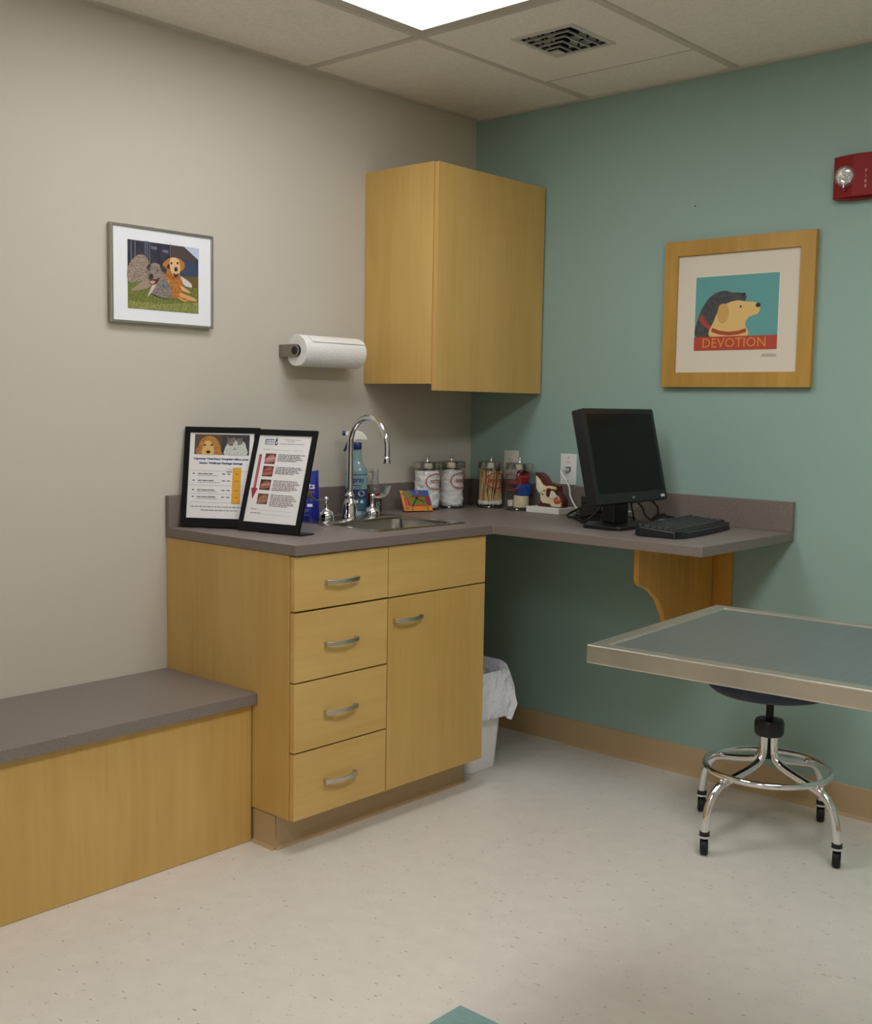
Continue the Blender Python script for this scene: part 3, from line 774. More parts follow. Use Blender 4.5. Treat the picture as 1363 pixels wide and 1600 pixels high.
# ------------------------------------------------------------------ signs in black stands
def sign(x, y, ang, lean, w_, h_, label):
    r = thing('sign_holder', label, 'sign holder', (x, y, CT+.0008))
    e = Vector((math.cos(ang), math.sin(ang), 0)); n = Vector((math.sin(ang), -math.cos(ang), 0))
    u = Vector((0, 0, 1))*math.cos(lean)-n*math.sin(lean); nn = e.cross(u)   # outward normal of the front
    # frame matrix: columns e, u, nn
    T = Matrix((e, u, nn)).transposed().to_4x4()
    bs, bt, bb, th = .0175, .0185, .031, .007
    def Y(mb):  # shapes in local coordinates x right, y up, z out
        return mb
    m = MB(T)
    m.box(0, w_, h_-bt, h_, -th, .001, BLACKG); m.box(0, w_, 0.0032, bb, -th, .001, BLACKG)
    m.box(0, bs, bb, h_-bt, -th, .001, BLACKG); m.box(w_-bs, w_, bb, h_-bt, -th, .001, BLACKG)
    m.box(bs, w_-bs, bb, h_-bt, -th, -.003, BLACKG)
    m.build('frame', r, bevel=.0008)
    # foot behind: flat plate on the counter and prop
    m = MB(); bk = -n
    for a, c_, z0_, z1_ in ((.09, w_+.012, 0.0002, .0030),):
        vs = [Vector((0, 0, z))+e*s_+bk*d_ for z in (z0_, z1_) for s_, d_ in ((a, 0.0), (c_, 0.0), (c_, .062), (a, .062))]
        m.add(vs, [(3, 2, 1, 0), (4, 5, 6, 7), (0, 1, 5, 4), (1, 2, 6, 5), (2, 3, 7, 6), (3, 0, 4, 7)], BLACKG)
    m.build('foot', r)
    m = MB(T); m.flat = True
    m.box(bs, w_-bs, bb, h_-bt, -.0028, -.0020, PAPER)
    return r, T, m, Sheet(m, T @ Vector((bs, bb, -.0019)), T.to_3x3() @ Vector((w_-2*bs, 0, 0)), T.to_3x3() @ Vector((0, h_-bb-bt, 0)))
class Loc(Sheet): pass
r, T, m, S = sign(.035, -1.447, .569, .150, .2455, .3187, 'black framed wellness price sheet with dog and cat photos, rear of two signs')
m.T = Matrix(); 
# (paper box was added under T already; the prints are given in root coordinates)
S.rect(.075, .50, .745, .982, C('dogbg', '5b4636'), 1)
S.curve([(.11, .76), (.14, .86), (.19, .93), (.27, .962), (.38, .95), (.46, .88), (.495, .78), (.49, .747), (.12, .747)], C('dogfur', 'c08a45', noise=((150, 150, 150), 'a36f30', .4, .6)), 2)
S.curve([(.20, .75), (.21, .84), (.25, .90), (.32, .90), (.37, .84), (.37, .75)], C('dogface', 'd9b26c'), 3)
S.blob(.235, .855, .022, .013, INK, 4); S.blob(.345, .857, .022, .013, INK, 4); S.blob(.295, .775, .034, .022, INK, 4)
S.curve([(.09, .79), (.13, .83), (.18, .84), (.17, .79), (.12, .76)], C('dogear', 'a76f45'), 4)
S.rect(.50, .93, .745, .982, C('catbg', '3a363c'), 1)
S.curve([(.56, .747), (.55, .81), (.58, .87), (.62, .90), (.72, .915), (.84, .90), (.88, .84), (.885, .747)], C('catwhite', 'cfd3cd', noise=((220, 220, 220), 'b4bab6', .4, .6)), 2)
S.poly([(.575, .955), (.60, .895), (.65, .925)], C('catgrey', '77706f'), 3); S.poly([(.82, .955), (.80, .895), (.755, .925)], C('catgrey', '77706f'), 3)
S.curve([(.58, .89), (.63, .94), (.71, .945), (.70, .90), (.64, .85)], C('catpatch', '80716d'), 3)
S.curve([(.725, .93), (.80, .935), (.82, .88), (.76, .87)], C('catpatch', '80716d'), 3)
S.blob(.66, .862, .018, .007, INK, 4, rot=-.3); S.blob(.755, .868, .018, .007, INK, 4, rot=.3); S.blob(.703, .828, .014, .010, C('catnose', 'b08078'), 4)
S.line([(.665, .808), (.703, .815), (.74, .808)], .0012, INK, 4)
S.text('Capeway Veterinary Hospital offers your', .50, .695, .022, NAVY, 1, 'CENTER', .86, .0005)
S.text('Senior Wellness Package Savings', .50, .645, .022, NAVY, 1, 'CENTER', .68, .0005)
S.rect(.69, .825, .175, .60, C('amber', 'e0a52c'), 1)
for b_ in (.555, .385, .285+.0, .185): S.line([(.04, b_), (.97, b_)], .0007, GREYINK, 2)
for i, (t1_, b_) in enumerate((('', .520), ('', .440), ('', .330), ('', .250))):
    S.rect(.07, .10, b_-.006, b_+.006, INK, 2); [S.rect(q0, q1, b_-.005, b_+.005, C('rowink', '5a5a62'), 2) for q0, q1 in ((.15, .21), (.22, .31), (.32, .38 + .02*i))]
    rr = random.Random(i); x_ = .15
    while x_ < .46:
        l_ = rr.uniform(.02, .05); S.rect(x_, x_+l_, b_-.024, b_-.018, GREYINK, 2); x_ += l_+.008
    for xx in (.53, .61): S.rect(xx, xx+.05, b_-.005, b_+.005, C('greydark', '55555c'), 2)
    S.rect(.735, .785, b_-.005, b_+.005, C('amberdark', '9a7426'), 2)
S.text('Package', .595, .578, .012, INK, 2, 'LEFT', .09); S.rect(.595, .68, .541, .549, C('rowink', '5a5a62'), 2)
for b_, a0, a1 in ((.135, .06, .93), (.095, .22, .80)):
    x_ = a0; rr = random.Random(int(b_*1000))
    while x_ < a1:
        l_ = rr.uniform(.025, .07); S.rect(x_, min(x_+l_, a1), b_-.006, b_+.005, GREYINK, 2); x_ += l_+.012
m.build('printed_page', r)
r, T, m, S = sign(.2178, -1.367, .1813, .2872, .2411, .3249, 'black framed dental stages sheet with red arrow, front of two signs')
m.T = Matrix()
S.rect(.13, .145, .895, .955, NAVY, 1); S.rect(.145, .30, .945, .955, NAVY, 1); S.rect(.145, .30, .895, .902, NAVY, 1)
S.text('Veterinary', .225, .926, .020, NAVY, 1, 'CENTER', .16, .0002); 
S.curve([(.32, .90), (.325, .95), (.345, .975), (.36, .95), (.375, .90), (.35, .885)], NAVY, 1); S.curve([(.34, .905), (.345, .93), (.36, .93), (.36, .905)], PAPER, 2)
def squig(a0, a1, b, h, ink, seed):
    rr = random.Random(seed); x_ = a0
    while x_ < a1:
        l_ = rr.uniform(.02, .07); S.rect(x_, min(x_+l_, a1), b-h/2, b+h/2, ink, 1); x_ += l_+.010
squig(.48, .80, .955, .006, GREYINK, 1); squig(.55, .70, .935, .006, GREYINK, 2); squig(.42, .88, .905, .007, GREYINK, 3)
squig(.12, .25, .835, .006, GREYINK, 4); S.line([(.27, .832), (.62, .832)], .0006, GREYINK, 1); S.line([(.70, .832), (.88, .832)], .0006, GREYINK, 1)
S.rect(.065, .115, .37, .775, C('arrowred', 'a52a42'), 1); S.poly([(.03, .385), (.155, .385), (.088, .255)], C('arrowred', 'a52a42'), 2)
for i in range(20): S.rect(.083, .097, .40+.018*i, .410+.018*i, C('arrowtext', 'dfa9b0'), 2)
TH = [('c07a72', '5a3138'), ('b5665c', '6d3038'), ('a05f50', '4a2c2e'), ('a97862', '6b4636')]
for i, b_ in enumerate((.730, .585, .430, .268)):
    h_ = .060; a0 = .185-.0*i
    S.rect(a0, a0+.20, b_-h_, b_+h_, C('gum%d' % i, TH[i][1]), 1)
    S.curve([(a0+.01, b_-.045), (a0+.02, b_+.0), (a0+.08, b_+.035), (a0+.15, b_+.045), (a0+.19, b_+.01), (a0+.18, b_-.03), (a0+.10, b_-.045)], C('gumb%d' % i, TH[i][0]), 2)
    for j in range(5): S.poly([(a0+.03+.032*j, b_+.0+.004*j), (a0+.056+.032*j, b_+.003+.004*j), (a0+.043+.032*j, b_-.026+.004*j)], C('tooth%d' % i, ['d8cfc0', '3c2a2c', 'c9b79d', '7a5a48'][i]), 3)
    nl = [5, 5, 7, 8][i]
    for j in range(nl):
        bb_ = b_+.050-.0178*j
        squig(.43, .93-.03*((j*7+i) % 4) if j < nl-1 else .78, bb_, .0085, C('linered', '9a5560') if (i >= 2 and j % 3 == 1) else C('lineink', '4c4a52'), 31*i+j)
squig(.10, .21, .148, .008, C('lineink', '4c4a52'), 90); S.line([(.23, .140), (.86, .140)], .0006, GREYINK, 1)
squig(.10, .30, .104, .008, C('lineink', '4c4a52'), 91); S.line([(.32, .094), (.86, .094)], .0006, GREYINK, 1)
m.build('printed_page', r)

# ------------------------------------------------------------------ blue treat pouch
PCH = mat('blue_pouch_foil', '1b2a8e', .32, bump=((30, 30, 30), .4, .01))
bg = thing('treat_pouch', 'blue foil pouch of pet treats standing between the signs and the faucet', 'pouch', (.085, -.985, CT), rz=math.radians(-42+90))
m = MB(); NX, NZ = 12, 16; Wd, Ht = .118, .158
vs = []; fs = []
for side in (1, -1):
    for j in range(NZ+1):
        for i in range(NX+1):
            a, b_ = i/NX, j/NZ; x = (a-.5)*Wd*(1-.06*b_); z = Ht*b_+(.010*(a-.5)*2 if j == NZ else 0)*1.0
            edge = min(1, 4*min(a, 1-a)); th = .026*(1-b_)**.6*edge**.6*(.4+.6*min(1, 5*b_+.3))
            th += .0015*math.sin(9*a+7*b_)*edge*(1-b_)
            vs.append((x, -side*max(th, .0004), z+.001))
n = (NX+1)*(NZ+1)
for s_ in (0, 1):
    for j in range(NZ):
        for i in range(NX):
            q = (s_*n+j*(NX+1)+i, s_*n+j*(NX+1)+i+1, s_*n+(j+1)*(NX+1)+i+1, s_*n+(j+1)*(NX+1)+i); fs.append(q if s_ == 0 else q[::-1])
for j in range(NZ):
    for i in (0, NX):
        a = j*(NX+1)+i; b_ = (j+1)*(NX+1)+i; fs.append((a, b_, n+b_, n+a))
for i in range(NX):
    fs.append((i, i+1, n+i+1, n+i)); a = NZ*(NX+1)+i; fs.append((a, a+1, n+a+1, n+a))
m.add(vs, fs, PCH, True); m.build('pouch_body', bg)
m = MB(); m.flat = True
def pf(x0, z0):
    def f(u, v):
        x, z = x0+u, z0+v; a, b_ = x/Wd+.5, z/Ht; edge = min(1, 4*min(a, 1-a))
        th = .026*(1-b_)**.6*max(edge, 0)**.6*(.4+.6*min(1, 5*b_+.3))+.0015*math.sin(9*a+7*b_)*edge*(1-b_)
        return (x, -max(th, .0004)-.0009, z+.001)
    return f
m.text('Treats', C('white', 'dfe2ea'), .030, pf(.005, .114), 'CENTER', .078, .0006)
def prect(x0, x1, z0, z1, mt, k=8):
    f = pf(0, 0)
    for i in range(k):
        xa, xb_ = x0+(x1-x0)*i/k, x0+(x1-x0)*(i+1)/k; m.poly([f(xa, z0), f(xb_, z0), f(xb_, z1), f(xa, z1)], mt)
prect(-.036, .044, .091, .096, C('redbar', 'a8333b'))
rr = random.Random(5)
for z in (.083, .076, .070, .062, .054, .034, .028, .022, .015): prect(-.04+rr.uniform(0, .01), .03-rr.uniform(0, .03), z, z+.0022, C('paleblue', '8d97cf'), 6)
prect(.018, .036, .044, .054, C('white', 'dfe2ea'), 3)
m.build('label_print', bg)

# ------------------------------------------------------------------ spray bottle
sb = thing('spray_bottle', 'clear blue spray bottle with white trigger head behind the faucet', 'spray bottle', (.095, -.738, CT), rz=math.radians(42))
BLUEL = mat('blue_liquid_bottle', '7f9ca0', .18, coat=.6, spec=.6); NAVYP = mat('navy_plastic', '1c2a66', .35)
m = MB()
prof = [(0, 0), (.036, 0), (.0385, .004), (.0385, .135), (.0385, .158), (.036, .166), (.027, .180), (.021, .192), (.0185, .205), (.0175, .228), (.0165, .236), (.0158, .240)]
m.lathe(prof, BLUEL, 36, Matrix.Diagonal((1, .72, 1, 1))); m.build('bottle', sb)
m = MB()
def ban(x0a, x1a, z0, z1, mt, r=.0390, n=12):
    for i in range(n):
        a, b_ = x0a+(x1a-x0a)*i/n, x0a+(x1a-x0a)*(i+1)/n
        P_ = lambda t_, z: (r*math.sin(t_), -.72*r*math.cos(t_), z)
        m.poly([P_(a, z0), P_(b_, z0), P_(b_, z1), P_(a, z1)], mt)
m.flat = True
ban(-1.5, 1.5, .095, .148, C('labelteal', '7c9fa4')); ban(-1.5, 1.5, .145, .148, C('labelnavy', '1d3564'), .0391)
ban(-1.5, 1.5, .062, .095, C('labelnavy', '1d3564')); ban(-1.5, 1.5, .022, .062, C('labelblue', '3a6477')); ban(-1.5, 1.5, .018, .022, C('labelnavy', '1d3564'))
def lb(a0, z0, r=.0394): return lambda u, v: (r*math.sin(a0+u/r), -.72*r*math.cos(a0+u/r), z0+v)
m.text('Spray', C('labelnavy', '1d3564'), .026, lb(.12, .128), 'CENTER', .052, .0006)
ban(-.25, .55, .107, .1095, C('labelnavy', '1d3564'), .0394, 4); ban(.05, .6, .100, .102, C('labelnavy', '1d3564'), .0394, 4)
for i in range(1):
    pts = [lb(.55, .080, .0396)(.014*math.cos(2*PI*k/16), .010*math.sin(2*PI*k/16)) for k in range(16)]; m.poly(pts, C('sealgrey', 'a7b6c0'))
for a_ in (-.05, .45): ban(a_, a_+.28, .046, .056, C('white', 'dfe2ea'), .0394, 3)
ban(-.72, -.28, .082, .138, C('tagorange', 'e39a2b'), .0398, 4)
m.build('label', sb)
m = MB(); m.lathe([(.0165, .236), (.0178, .238), (.0178, .258), (.0160, .260)], NAVYP, 24); m.build('collar', sb)
m = MB(); hd = [(-.040, .285), (-.039, .298), (-.018, .301), (.003, .302), (.018, .297), (.030, .287), (.038, .272), (.035, .269), (.0, .270), (-.008, .260), (-.012, .272), (-.03, .283)]
m.prism(hd, -.011, .011, WHITE, 'y'); m.build('trigger_head', sb, bevel=.004, seg=3)
m = MB(); m.tube([(-.051, 0, .2915), (-.038, 0, .2915)], [.0085, .0085], NAVYP, 14)
m.build('nozzle', sb)
m = MB(); m.tube(smooth_path([(-.026, 0, .283), (-.030, 0, .262), (-.040, 0, .236), (-.044, 0, .228)], 4), .0048, NAVYP, 8); m.build('trigger', sb)

# foam soap bottle
so = thing('soap_bottle', 'small pump bottle of amber soap with teal label behind right faucet handle', 'soap bottle', (.062, -.612, CT), rz=math.radians(42))
AMB = mat('amber_soap', '6d2a20', .15, coat=.7)
m = MB(); m.lathe([(0, 0), (.024, 0), (.026, .004), (.0265, .06), (.0265, .072)], AMB, 28); m.build('soap_fill', so)
m = MB(); m.lathe([(.027, .073), (.027, .082), (.023, .094), (.015, .100), (.0145, .104)], glass('clear_plastic', 'dadad6', .08, .9, .12), 28, cap=False); m.build('bottle_shoulder', so)
m = MB(); CLP = glass('clear_cap', 'd5d3cc', .1, .9, .35)
m.lathe([(.0155, .103), (.0155, .118), (.012, .121), (.012, .142), (.0135, .146), (.0135, .158), (.011, .161), (0, .161)], CLP, 24)
m.tube([(0, 0, .152), (-.024, 0, .151)], [.006, .004], CLP, 10); m.build('pump_head', so)
m = MB(); m.flat = True
for i in range(8):
    a = -1.2+2.4*i/8; b_ = a+.3; P_ = lambda t_, z: (.0268*math.sin(t_), -.0268*math.cos(t_), z)
    m.poly([P_(a, .008), P_(b_, .008), P_(b_, .050), P_(a, .050)], C('soaplabel', '3c2926'))
pts = [(.0272*math.sin(.55+.30*math.cos(2*PI*k/16)), -.0272*math.cos(.55+.30*math.cos(2*PI*k/16)), .031+.012*math.sin(2*PI*k/16)) for k in range(16)]
m.poly(pts, C('sealteal', '6fa593')); m.build('label', so)

# ------------------------------------------------------------------ small tilted clock
ck = thing('desk_clock', 'small tilted desk clock with a bright orange and blue painted face', 'clock', (.150, -.468, CT), rz=math.radians(64))
T = Matrix.Translation((0, 0, .004)) @ Matrix.Rotation(-math.radians(38), 4, 'X')
sh = Matrix.Identity(4); sh[0][1] = 0
m = MB(T); m.box(-.057, .057, -.0, .006, 0, .092, BLACK)
m.build('backing', ck, bevel=.001)
m = MB(T); m.flat = True
S = Sheet(m, (-.057, -.0003, 0), (.114, 0, 0), (0, 0, .092))
S.rect(0, 1, 0, 1, C('ckblue', '2f5f9e'), 0)
S.rect(0, 1, 0, .24, C('ckorange', 'e08b28', noise=((300, 300, 300), 'c76d1e', .42, .6)), 1)
S.rect(0, .12, .24, 1, C('ckamber', 'd98a35'), 1); S.rect(.10, .27, .24, .62, C('ckred', 'a8332a'), 2); S.rect(.15, .18, .24, .60, C('ckpeach', 'dc8458'), 3)
S.poly([(.12, .95), (.32, .98), (.42, .70), (.30, .24), (.20, .62), (.02, .80)], C('ckolive', '7e7a2c'), 3)
S.rect(.30, .85, .26, .66, C('ckgreen', '87812d', noise=((200, 200, 200), '5f6a2a', .42, .6)), 2)
S.poly([(.84, .24), (1, .24), (1, .72), (.84, .70)], C('ckplum', '8b2b48'), 2); S.rect(.35, .88, .66, .74, C('ckmaroon', '8a3b34'), 3)
S.rect(.30, .80, .22, .30, C('ckred2', 'b04226'), 3); S.rect(.27, .33, .02, .26, C('ckolive', '7e7a2c'), 4); S.rect(.79, .86, .02, .30, C('ckolive', '7e7a2c'), 4)
S.blob(.60, .88, .05, .05, C('ckpink', 'c25a5a'), 4); S.blob(.38, .86, .04, .04, C('ckmag', 'a84468'), 4); S.blob(.13, .13, .07, .05, C('ckbrown', '9a6a3c'), 4)
m.build('painted_face', ck)
m = MB(T); 
for (a0, b0), (a1, b1), wd in (((.53, .60), (.30, .22), .0035), ((.53, .60), (.78, .42), .003)):
    p = Vector((-.054+.108*a0, -.0022, .092*b0)); q = Vector((-.054+.108*a1, -.0022, .092*b1)); m.tube([p, q], wd*.5, BLACK, 6)
m.ball((-.054+.108*.53, -.002, .092*.62), .0055, BLACK, 12, (1, .4, 1)); m.build('clock_hands', ck)
m = MB(); m.box(-.035, .035, .004, .064, 0.0005, .003, BLACK); m.prism([(.052, .003), (.058, .003), (.059, .070), (.055, .066)], -.012, .012, BLACK, 'x'); m.build('stand', ck)

# ------------------------------------------------------------------ glass jars
JG = glass('jar_glass', 'fcfdfc', .03, .8); JGB = mat('jar_base_glass', '2c3330', .1, coat=1)
LID = mat('jar_lid_steel', 'd2cec6', .24, 1.0)
COT = mat('cotton_white', 'f4f2f0', .95, bump=((60, 60, 60), .9, .012)); GAZ = mat('gauze_white', 'f3f1ee', .95, bump=((45, 160, 160), .8, .008))
JR = .054
def jar(x, y, word, phi, label, width):
    r = thing('glass_jar', label, 'jar', (x, y, CT), group='steel-lidded glass supply jars')
    m = MB(); m.lathe([(JR-.003, .0005), (JR, .004), (JR, .150), (JR-.004, .158)], JG, 40, cap=False); m.build('jar_body', r)
    m = MB(); m.lathe([(0, .0005), (JR-.005, .0005), (JR-.0012, .0035), (JR-.003, .0075), (0, .006)], JGB, 40); m.build('jar_base', r)
    m = MB(); m.lathe([(JR-.004, .157), (JR+.0012, .157), (JR+.0015, .159), (JR+.0012, .178), (JR-.002, .1805), (JR-.010, .1812), (.012, .1832), (0, .1835)], LID, 44)
    l = m.build('lid', r)
    m = MB(); m.lathe([(.006, .183), (.0042, .187), (.0042, .193), (.0075, .196), (.0080, .200), (.0055, .203), (0, .2035)], CHROME, 18); m.build('knob', l)
    # printed oval and word on the glass
    m = MB(); m.flat = True; rr_ = JR+.0004; A, B = .044, .0315; zc = .108; JRED = C('jarred', 'a3262b')
    f = lambda u, v: (rr_*math.cos(phi+u/rr_), rr_*math.sin(phi+u/rr_), zc+v)
    n = 56
    for ra, rb, wd in ((A, B, .0032),):
        for i in range(n):
            a, b_ = 2*PI*i/n, 2*PI*(i+1)/n
            m.poly([f(ra*math.cos(a), rb*math.sin(a)), f(ra*math.cos(b_), rb*math.sin(b_)), f((ra-wd)*math.cos(b_), (rb-wd)*math.sin(b_)), f((ra-wd)*math.cos(a), (rb-wd)*math.sin(a))], JRED)
    for u0 in (-.012, .0, .012): m.text('*', JRED, .012, lambda u, v, u0=u0: f(u0+u, v-B*.86), 'CENTER', bold=.0002)
    m.text(word, JRED, .0140 if len(word) < 8 else .0120, f, 'CENTER', width, bold=.00045, sq=1.25)
    m.build('printed_label', r)
    return r
VC = math.radians(-47.5)
# bulky contents: closed lumps
def filling(r, name, mt, top, rad=JR-.0025, seed=0, amp=.003, sx=1.):
    m = MB(); rr = random.Random(seed); n = 40; prof = []; vs = []; fs = []
    ph = [rr.uniform(0, 6) for _ in range(8)]
    L = 18
    for j in range(L+1):
        z = .0085+(top-.0085)*j/L
        for k in range(n):
            a = 2*PI*k/n
            q = amp*(math.sin(3*a+ph[0]+z*90)+math.sin(5*a+ph[1]-z*160)+math.sin(2*a+ph[2]+z*260))/3
            e_ = 1 if 0 < j < L else .9
            vs.append(((rad-amp+q)*e_*math.cos(a), (rad-amp+q)*e_*math.sin(a), z+(q if j else 0)))
    for j in range(L):
        for k in range(n): fs.append((j*n+k, j*n+(k+1) % n, (j+1)*n+(k+1) % n, (j+1)*n+k))
    vs.append((0, 0, top+.003)); c_ = len(vs)-1
    for k in range(n): fs.append((L*n+k, L*n+(k+1) % n, c_))
    fs.append(tuple(range(n))[::-1])
    m.add(vs, fs, mt, True); return m.build(name, r)
J = [(.084, -.352, 'COTTON', VC+.70, 'glass jar of cotton labelled COTTON, nearest the faucet', .050),
     (.092, -.223, 'GAUZE', VC+.74, 'glass jar of white gauze labelled GAUZE, second from the faucet', .046),
     (.185, -.092, 'APPLICATORS', VC+.36, 'glass jar of wooden swabs labelled APPLICATORS', .066),
     (.322, -.085, 'BANDAGES', VC-.78, 'glass jar of bandage rolls labelled BANDAGES, next to the ear model', .056)]
for x, y, *q in J[:1]:
    r1 = jar(x, y, *q)
for i, (x, y, wo, ph_, lb_, wi) in enumerate(J):
    if i: r1 = jar(x, y, wo, ph_, lb_, wi)
    if i == 0:
        o = filling(r1, 'cotton', COT, .150, seed=1, amp=.004)
    if i == 1: filling(r1, 'gauze', GAZ, .150, seed=5, amp=.005)
    if i == 2:
        SW = mat('swab_wood', 'e0c08a', .6); SW2 = mat('swab_wood_shade', 'a8844e', .6); ST = mat('swab_tip', 'e6e4df', .9)  # second, darker stick colour stands in for shading between the sticks
        rr = random.Random(3)
        m = MB(); tp = MB()
        for k in range(150):
            a = rr.uniform(0, 2*PI); ra = (JR-.007)*math.sqrt(rr.uniform(.25, 1)); a2 = a+rr.uniform(-.5, .5)+.35; rb = (JR-.008)*math.sqrt(rr.uniform(.2, 1))
            p0 = Vector((ra*math.cos(a), ra*math.sin(a), .012+rr.uniform(0, .006))); p1 = Vector((rb*math.cos(a2), rb*math.sin(a2), .140+rr.uniform(-.004, .01)))
            m.tube([p0, p1], .0015, SW if k % 3 else SW2, 5); d_ = (p1-p0).normalized()
            tp.tube([p0-d_*.002, p0+d_*.003, p0+d_*.010, p0+d_*.013], [.0012, .0027, .0027, .0011], ST, 6)
        o = m.build('swab_sticks', r1, kind='stuff'); o = tp.build('swab_tips', r1, kind='stuff', label='white cotton tips')
    if i == 3:
        BR_ = mat('bandage_red', 'a33233', .8, bump=((200, 200, 200), .4, .003)); BB_ = mat('bandage_blue', '15408a', .8, bump=((200, 200, 200), .4, .003)); BT_ = mat('bandage_tan', 'd8c7a2', .85, bump=((200, 200, 200), .4, .003)); BW_ = mat('bandage_pale', 'cfcbc0', .85)
        def rollb(name, c_, rad, wd_, mt, rx, rz_, lab):
            T = Matrix.Translation(c_) @ Matrix.Rotation(rz_, 4, 'Z') @ Matrix.Rotation(rx, 4, 'X')
            m = MB(T); m.lathe([(.006, -wd_/2), (rad-.002, -wd_/2), (rad, -wd_/2+.002), (rad, wd_/2-.002), (rad-.002, wd_/2), (.006, wd_/2)], mt, 28)
            o = m.build(name, None); o.location = r1.location; return tag(o, lab, 'bandage roll')
        rollb('bandage_roll', (.010, .0, .032), .030, .045, BT_, .0, 0, 'tan bandage roll at the bottom of the BANDAGES jar')
        rollb('bandage_roll', (.014, .012, .080), .031, .042, BB_, .15, .6, 'blue bandage roll in the middle of the BANDAGES jar')
        rollb('bandage_roll', (.008, .010, .124), .026, .038, BR_, .55, .9, 'red bandage roll at the top of the BANDAGES jar')
        rollb('bandage_roll', (-.031, -.012, .024), .013, .024, BW_, .1, 0, 'small pale tape roll at the bottom left of the BANDAGES jar')

# ------------------------------------------------------------------ ear model on white base
em = thing('ear_model', 'anatomical animal ear model on a white block base beside the glass jars', 'anatomical model', (.47, -.085, CT))
m = W(em); m.box(.400, .552, -.142, -.030, CT+.0006, CT+.0225, mat('model_base_white', 'efece6', .35)); m.build('base', em, bevel=.0015)
OUT = [(0.4237, 1.0499), (0.4426, 1.0485), (0.4648, 1.036), (0.4812, 1.0146), (0.5204, 1.0066), (0.5283, 1.0031), (0.5309, 0.9811), (0.5449, 0.9662), (0.5551, 0.9495), (0.5562, 0.929), (0.5555, .9225), (0.4387, 0.9225), (0.4385, 0.927), (0.4483, 0.9341), (0.4517, 0.9504), (0.4491, 0.9695), (0.4306, 0.9908)]
sx_ = -.012
fix = lambda L: [(x+sx_, z) for x, z in L]
MAR = mat('model_maroon', '5a2420', .45); BONE = mat('model_cream', 'e6d6ae', .45); BONE2 = mat('model_pale', 'e6e0cc', .5)
m = W(em); m.prism(fix(OUT), -.105, -.072, MAR, 'y'); m.build('outer_ear', em, bevel=.004, seg=2)
BN = [(0.4321, 1.0375), (0.4473, 1.0255), (0.4638, 1.0056), (0.4777, 1.0001), (0.4972, 1.0028), (0.5254, 0.9994), (0.5257, 0.9904), (0.5056, 0.9858), (0.516, 0.9743), (0.538, 0.9646), (0.5501, 0.9495), (0.5504, 0.9262), (0.5075, 0.9258), (0.5014, 0.9346), (0.464, 0.9376), (0.4568, 0.9474), (0.453, 0.9728), (0.445, 0.9757), (0.4345, 0.9909)]
m = W(em); m.prism(fix(BN), -.112, -.1045, BONE, 'y'); m.build('cartilage', em, bevel=.0015)
m = W(em)
CN = [(0.4868, 0.9926), (0.4975, 0.9941), (0.5054, 0.9914), (0.5248, 0.9926), (0.5056, 0.9858), (0.5011, 0.9728), (0.4966, 0.9614), (0.4888, 0.9609), (0.4837, 0.9685), (0.4841, 0.9845)]
m.prism(fix(CN), -.1145, -.1115, MAR, 'y'); m.build('ear_canal', em)
FL = [(0.438, 1.030), (0.448, 1.016), (0.462, 0.998), (0.470, 0.985), (0.460, 0.975), (0.4505, 0.9765), (0.440, .990)]
m = W(em); m.prism(fix(FL), -.1155, -.1115, BONE2, 'y'); m.build('pale_cartilage', em, bevel=.001)
m = W(em)
CG = [(0.5060, 0.9840), (0.5200, 0.9840), (0.5281, 0.9733), (0.535, 0.9666), (0.522, 0.9583), (0.5066, 0.9557), (0.4996, 0.9599)]
m.prism(fix(CG), -.1155, -.1115, BONE2, 'y')
m.build('pale_cartilage', em, bevel=.001)
m = W(em); m.ball((.534+sx_, -.110, .948), .0165, mat('model_red', 'ad4a3c', .35, noise=((160, 160, 160), 'd07a62', .4, .6)), 18, (1.05, .5, .8)); m.build('cochlea', em)
m = W(em)
for x, z in ((.4735, .9835), (.466, .969)): m.ball((x+sx_, -.1125, z), .0035, MAR, 10, (1.2, .5, .7))
m.build('bone_openings', em)

# ------------------------------------------------------------------ monitor
mo = thing('computer_monitor', 'black flat-screen computer monitor on a stand on the counter', 'monitor', (.93, -.315, CT))
MBL = mat('monitor_black', '17191a', .35); SCR = mat('screen_black', '070808', .3, spec=.25)
lean = math.atan2(.070, .295)
# local frame: bottom front edge line at x=.985, z=.990
T0 = Matrix.Translation((.055, 0, .0875)) @ Matrix.Rotation(-lean, 4, 'Y')
m = MB(T0); Y0, Y1, HH = -.217, .211, .316
m.rbox(-.042, 0, Y0, Y1, 0, HH, .008, MBL, axis='x')
m.build('bezel', mo, bevel=.002)
m = MB(T0); m.add([(-.0415, Y0+.012, .012), (-.0415, Y1-.012, .012), (-.0415, Y1-.012, HH-.012), (-.0415, Y0+.012, HH-.012), (-.060, Y0+.04, .05), (-.060, Y1-.04, .05), (-.060, Y1-.04, HH-.04), (-.060, Y0+.04, HH-.04)],
            [(0, 1, 2, 3), (7, 6, 5, 4), (0, 4, 5, 1), (1, 5, 6, 2), (2, 6, 7, 3), (3, 7, 4, 0)], MBL)
m.build('rear_shell', mo, bevel=.006)
m = MB(T0); m.box(-.001, .0006, Y0+.019, Y1-.019, .034, HH-.018, SCR); m.build('screen', mo)
m = MB(T0); m.flat = True; GL_ = mat('badge_grey', '8c9092', .4)
m.poly([(.0014, -.004+.010*math.cos(2*PI*k/14), .016+.0035*math.sin(2*PI*k/14)) for k in range(14)], GL_)
m.build('badge', mo)
m = MB(T0); m.box(0, .0012, Y1-.040, Y1-.018, .010, .019, WHITE); m.build('sticker', mo)
